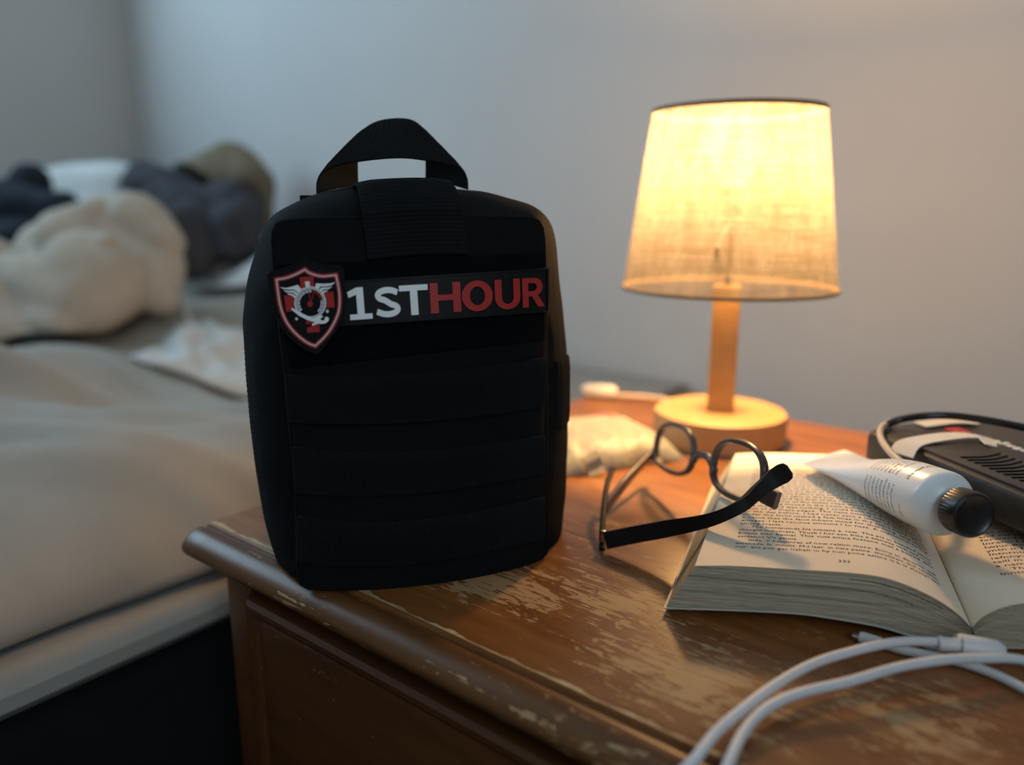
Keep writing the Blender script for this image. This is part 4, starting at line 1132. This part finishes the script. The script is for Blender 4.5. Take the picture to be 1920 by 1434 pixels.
# mattress with rounded, slightly baggy sheet side
def hem(y): return .4045
bm = bmesh.new(); rings = []
prof_m = [(BX_1 - .04, .4475), (BX_1 + .004, .449), (BX_1 + .012, .457), (BX_1 + .012, .467), (BX_1 + .004, .4755), (BX_1 - .004, .479), (BX_1 - .020, .481), (BX_0 + .02, .481), (BX_0, .47), (BX_0, .4475)]
for i in range(61):
    y = lerp(BY_0, BY_1, i / 60); rings.append([(x + (.007 * noise.noise(Vector((y * 5, z * 8, 2))) if x > -.2 else 0), y, z + .003 * noise.noise(Vector((y * 3, x, 6))) * (1 if x > -.2 else 0)) for x, z in prof_m])
loft(bm, rings); obj('mattress', bm, M['sheet'], BD, world=True)

CVR = thing('bed_cover', 'smooth grey beige bed cover pulled over the mattress, creased along its side', 'bed cover', ((BX_0 + BX_1) / 2, (BY_0 + BY_1) / 2, .45))
bm = bmesh.new()
nx, ny = 120, 170
def ridge(v): return 1 - abs(noise.noise(v))
rows = []
for j in range(ny + 1):
    y = lerp(BY_0, BY_1 - .004, (j / ny) ** .8); row = []
    for i in range(nx + 1):
        t = i / nx
        L_side = .175
        sL = lerp(0, (BX_1 - BX_0) + .05, t)
        flat = BX_1 - BX_0 - .12
        if sL < flat: x, z, sd_ = BX_0 + sL, .554, 0.0
        else:
            a = (sL - flat) / (.17) ; a = min(1, a)
            ang = a * math.pi / 2
            x = BX_0 + flat + .128 * math.sin(ang) ** .9; z = .554 - .062 * (1 - math.cos(ang)); sd_ = a
        near = smoothstep(-1.0, -.5, x)
        w = .046 * (ridge(Vector((x * 2.2 + y * .7, y * 4.2 - x * 1.2, 3))) - .75) + .012 * (ridge(Vector((x * 6 - y * 3, y * 9 + x * 3, 8))) - .75) + .02 * noise.noise(Vector((x * 1.4, y * 2.2, 1)))
        fold = 0.0
        n2 = .024 * math.sin((y * 6.5 - z * 42) + 2.4 * noise.noise(Vector((y * 3, z * 6, 5)))) * sd_ * (1 - sd_ * .6)
        w += .042 * math.sin(x * 11 + y * 13 + 3.2 * noise.noise(Vector((x * 2.5, y * 2.5, 4)))) * smoothstep(-1.0, -.55, x) * smoothstep(.45, .1, y) * max(0, noise.noise(Vector((x * 2.1 + 3, y * 2.1, 9))) + .45)
        tt, ss = .777 * x + .629 * y, -.629 * x + .777 * y          # long pulled creases running towards the nightstand
        for k_, (o_, h_, wd_) in enumerate(((.10, .012, .016), (.150, .020, .020), (.205, .022, .022), (.262, .018, .020), (.335, .022, .026), (.42, .018, .026))):
            e_ = ss - o_ - .045 * noise.noise(Vector((tt * 4.5, k_ * 3.3, 1))) - .16 * (tt + .15) ** 2
            w += 1.9 * h_ * math.exp(-(e_ / wd_) ** 2) * max(0, .55 + noise.noise(Vector((tt * 4, k_ * 5.1, 6)))) * smoothstep(-.95, -.6, x)
        lift = .03 * smoothstep(.15, .5, y) * smoothstep(.6, 1.0, -x)
        z -= .098 * smoothstep(.18, .45, y) * smoothstep(-.85, -.40, x) * (1 - sd_)
        row.append((x + n2 * .9 + w * .35 * sd_, y, max(.4895, z + w * (1 - sd_ * .65) + lift + n2 * .3)))
    rows.append(row)
loft(bm, rows, closed=False)
bmesh.ops.recalc_face_normals(bm, faces=bm.faces[:])
if sum(f.normal.z for f in bm.faces) < 0: bmesh.ops.reverse_faces(bm, faces=bm.faces[:])
bm.normal_update(); COVER_BM = bm.copy()
geo = bmesh.ops.solidify(bm, geom=bm.faces[:], thickness=.004)
obj('cover_cloth', bm, M['sheet'], CVR, world=True, sharp=180)

from mathutils.bvhtree import BVHTree
UNDER = []
def push_out(co, tree, gap=.004):
    loc, nor, i, d = tree.find_nearest(co, .30)
    if loc is not None and (co - loc).dot(nor) < gap: return loc + nor * gap
    return co
def cloth_heap(name, label, cat, mat, caps, away=1.0, seed=0, voxel=.014, amp=.020, freq=7, floor_z=None, group=None, fold=None):
    """capsules (p, q, rp, rq) fused into one soft body of cloth, then folded by ridged noise"""
    bm = bmesh.new()
    for p, q, rp, rq in caps:
        p, q = EYE + (Vector(p) - EYE) * away, EYE + (Vector(q) - EYE) * away; rp, rq = rp * away, rq * away; n = 10
        for k in range(n + 1):
            c = p.lerp(q, k / n); r = lerp(rp, rq, k / n)
            res = bmesh.ops.create_icosphere(bm, subdivisions=2, radius=r)
            for v in res['verts']: v.co = v.co + c
    me = bpy.data.meshes.new('tmp'); bm.to_mesh(me); bm.free()
    o = bpy.data.objects.new('tmp', me); COL.objects.link(o)
    m1 = o.modifiers.new('r', 'REMESH'); m1.mode = 'VOXEL'; m1.voxel_size = voxel
    m2 = o.modifiers.new('s', 'SMOOTH'); m2.factor = .6; m2.iterations = 5
    dg = bpy.context.evaluated_depsgraph_get(); ev = bpy.data.meshes.new_from_object(o.evaluated_get(dg))
    bpy.data.objects.remove(o)
    bm = bmesh.new(); bm.from_mesh(ev); bpy.data.meshes.remove(ev)
    bmesh.ops.subdivide_edges(bm, edges=[], cuts=1)
    bm.normal_update()
    off = Vector((seed * 3.1, seed * 1.7, seed))
    ctr = sum((v.co for v in bm.verts), Vector()) / len(bm.verts)
    for v in bm.verts:
        q = v.co + Vector((noise.noise(v.co * 4 + off), noise.noise(v.co * 4 - off), 0)) * .06
        r1 = abs(noise.noise(Vector((q.x * freq, q.y * freq * 1.3, q.z * freq * .7)) + off)) ** .7 * 2.0      # puffy lobes with sharp creases between them
        r2 = abs(noise.noise(q * freq * 2.1 + off * 2)) ** .8 * 2
        if fold:                                        # long rolled folds running one way
            d_, kf, af = fold
            ph = q.dot(Vector(d_)) * kf + 2.2 * noise.noise(v.co * 3.0 + off)
            v.co += v.normal * (af * (abs(math.sin(ph)) ** .6 - .6))
        v.co += v.normal * (amp * (r1 - .75) + amp * .40 * (r2 - .6))
    bm.normal_update(); whole = BVHTree.FromBMesh(bm)
    for tree in UNDER:                                     # cloth that would sit inside what it lies on is left off; the rest is tucked against it
        gone = []
        for v in bm.verts:
            loc, nor, i, d = tree.find_nearest(v.co, .40)
            if loc is None: continue
            sd_ = (v.co - loc).dot(nor)
            if sd_ < -.035: gone.append(v)
            elif sd_ < .018: v.co = loc + nor * .019
        bmesh.ops.delete(bm, geom=gone, context='VERTS')
    gone = []
    for v in bm.verts:
        for tree in UNDER:
            loc, nor, i, d = tree.find_nearest(v.co, .40)
            if loc is not None and (v.co - loc).dot(nor) < .014: gone.append(v); break
    bmesh.ops.delete(bm, geom=gone, context='VERTS')
    UNDER.append(whole)
    base = Vector((ctr.x, ctr.y, min(v.co.z for v in bm.verts)))
    bmesh.ops.translate(bm, vec=-base, verts=bm.verts[:])
    o = obj(name, bm, mat, None, sharp=180); o.location = base
    return tag(o, label, cat, group)
D = at_depth
UNDER.append(BVHTree.FromBMesh(COVER_BM)); COVER_BM.free()
def px(n, d): return n * d / FPX
ZB = .566
cloth_heap('duvet', 'beige duvet bunched into thick folds at the front of the heap', 'duvet', M['duvet'],
    [(D(130, 470, 1.24), D(235, 430, 1.27), .070, .062), (D(235, 430, 1.27), D(300, 470, 1.24), .062, .040), (D(300, 470, 1.24), D(305, 560, 1.20), .040, .026),
     (D(190, 520, 1.18), D(150, 590, 1.12), .075, .050), (D(60, 560, 1.14), D(150, 600, 1.11), .060, .040), (D(-40, 530, 1.16), D(60, 560, 1.14), .070, .060), (D(0, 610, 1.10), D(120, 620, 1.09), .036, .030), (D(250, 540, 1.22), D(200, 480, 1.24), .05, .06),
     (D(-200, 520, 1.16), D(-40, 530, 1.16), .08, .07)], 1.06, 2, .010, .012, 5, fold=((.75, .25, .60), 26, .022))
cloth_heap('charcoal_blanket', 'charcoal blanket crumpled behind the beige duvet', 'blanket', M['dark'],
    [(D(330, 400, 1.36), D(450, 400, 1.34), .060, .045), (D(370, 450, 1.31), D(460, 430, 1.31), .060, .045), (D(360, 480, 1.29), D(430, 470, 1.28), .035, .020), (D(270, 350, 1.42), D(350, 350, 1.40), .040, .035)], 1.18, 5, .012, .026, 6, None)
cloth_heap('khaki_blanket', 'khaki brown blanket rolled on top of the charcoal one', 'blanket', M['khaki'],
    [(D(345, 345, 1.40), D(430, 315, 1.38), .040, .052), (D(430, 315, 1.38), D(470, 350, 1.36), .052, .050), (D(470, 350, 1.36), D(485, 410, 1.34), .045, .030)], 1.22, 8, .013, .007, 6, None)
cloth_heap('navy_clothing', 'dark navy clothing piled at the left behind the duvet', 'clothing', M['navy'],
    [(D(-60, 420, 1.36), D(60, 420, 1.34), .065, .060), (D(60, 420, 1.34), D(120, 400, 1.33), .06, .045), (D(30, 460, 1.27), D(140, 450, 1.28), .04, .03), (D(10, 370, 1.42), D(70, 345, 1.42), .030, .022)], 1.14, 11, .012, .026, 6.5, None)
cloth_heap('pillow', 'white pillow standing against the wall behind the dark clothes', 'pillow', M['pillow'],
    [(D(60, 360, 1.52), D(230, 350, 1.46), .050, .050), (D(90, 420, 1.50), D(260, 420, 1.44), .060, .055), (D(230, 350, 1.46), D(290, 350, 1.44), .045, .03)], 1.20, 14, .016, .006, 5, None)
cloth_heap('pillow', 'pale pillow lying beside the wall right of the charcoal blanket', 'pillow', M['pillow'],
    [(D(420, 530, 1.26), D(530, 485, 1.22), .045, .045), (D(420, 580, 1.20), D(530, 520, 1.18), .045, .045), (D(470, 560, 1.18), D(570, 490, 1.16), .045, .045)], 1.30, 17, .015, .008, 5, None)
# a loose sheet fallen over the bed cover and the foot of the heap
c = D(450, 592, 1.18); bm = bmesh.new(); rows = []
for i in range(61):
    row = []
    for j in range(41):
        u, v = i / 60 * 2 - 1, j / 40 * 2 - 1
        x = c.x + .125 * u * _rt.x - .10 * v * _rt.y; y = c.y + .125 * u * _rt.y + .10 * v * _rt.x
        x += .015 * noise.noise(Vector((u * 2, v * 2, 3))); y += .015 * noise.noise(Vector((u * 2, v * 2, 7)))
        z = .0
        for tree in UNDER:
            for dx, dy in ((0, 0), (.012, 0), (-.012, 0), (0, .012), (0, -.012)):
                hit = tree.ray_cast(Vector((x + dx, y + dy, 1.3)), Vector((0, 0, -1)))[0]
                if hit: z = max(z, hit.z)
        win = (max(0, 1 - u * u) * max(0, 1 - v * v)) ** .5
        f = abs(math.sin(u * 6.5 + v * 2.2 + 1.8 * noise.noise(Vector((u * 1.6, v * 1.6, 2))))) ** .7 * .034 + .012 * noise.noise(Vector((u * 4, v * 4, 5)))
        row.append((x, y, z + .005 + max(0, f) * win))
    rows.append(row)
for _ in range(2):                                         # let it sag evenly, never below what it lies on
    sm = [[rows[i][j][2] if i in (0, 60) or j in (0, 40) else max(rows[i][j][2], (rows[i - 1][j][2] + rows[i + 1][j][2] + rows[i][j - 1][2] + rows[i][j + 1][2]) / 4) for j in range(41)] for i in range(61)]
    rows = [[(rows[i][j][0], rows[i][j][1], sm[i][j]) for j in range(41)] for i in range(61)]
loft(bm, rows, closed=False)
if sum(f.normal.z for f in bm.faces) < 0: bmesh.ops.reverse_faces(bm, faces=bm.faces[:])
bm.normal_update()
base = Vector((c.x, c.y, min(v.co.z for v in bm.verts)))
bmesh.ops.translate(bm, vec=-base, verts=bm.verts[:])
bmesh.ops.solidify(bm, geom=bm.faces[:], thickness=-.003)
o = obj('crumpled_sheet', bm, M['pillow'], None, sharp=180); o.location = base
tag(o, 'crumpled pale sheet lying on the bed cover between beige duvet and black pouch', 'sheet')
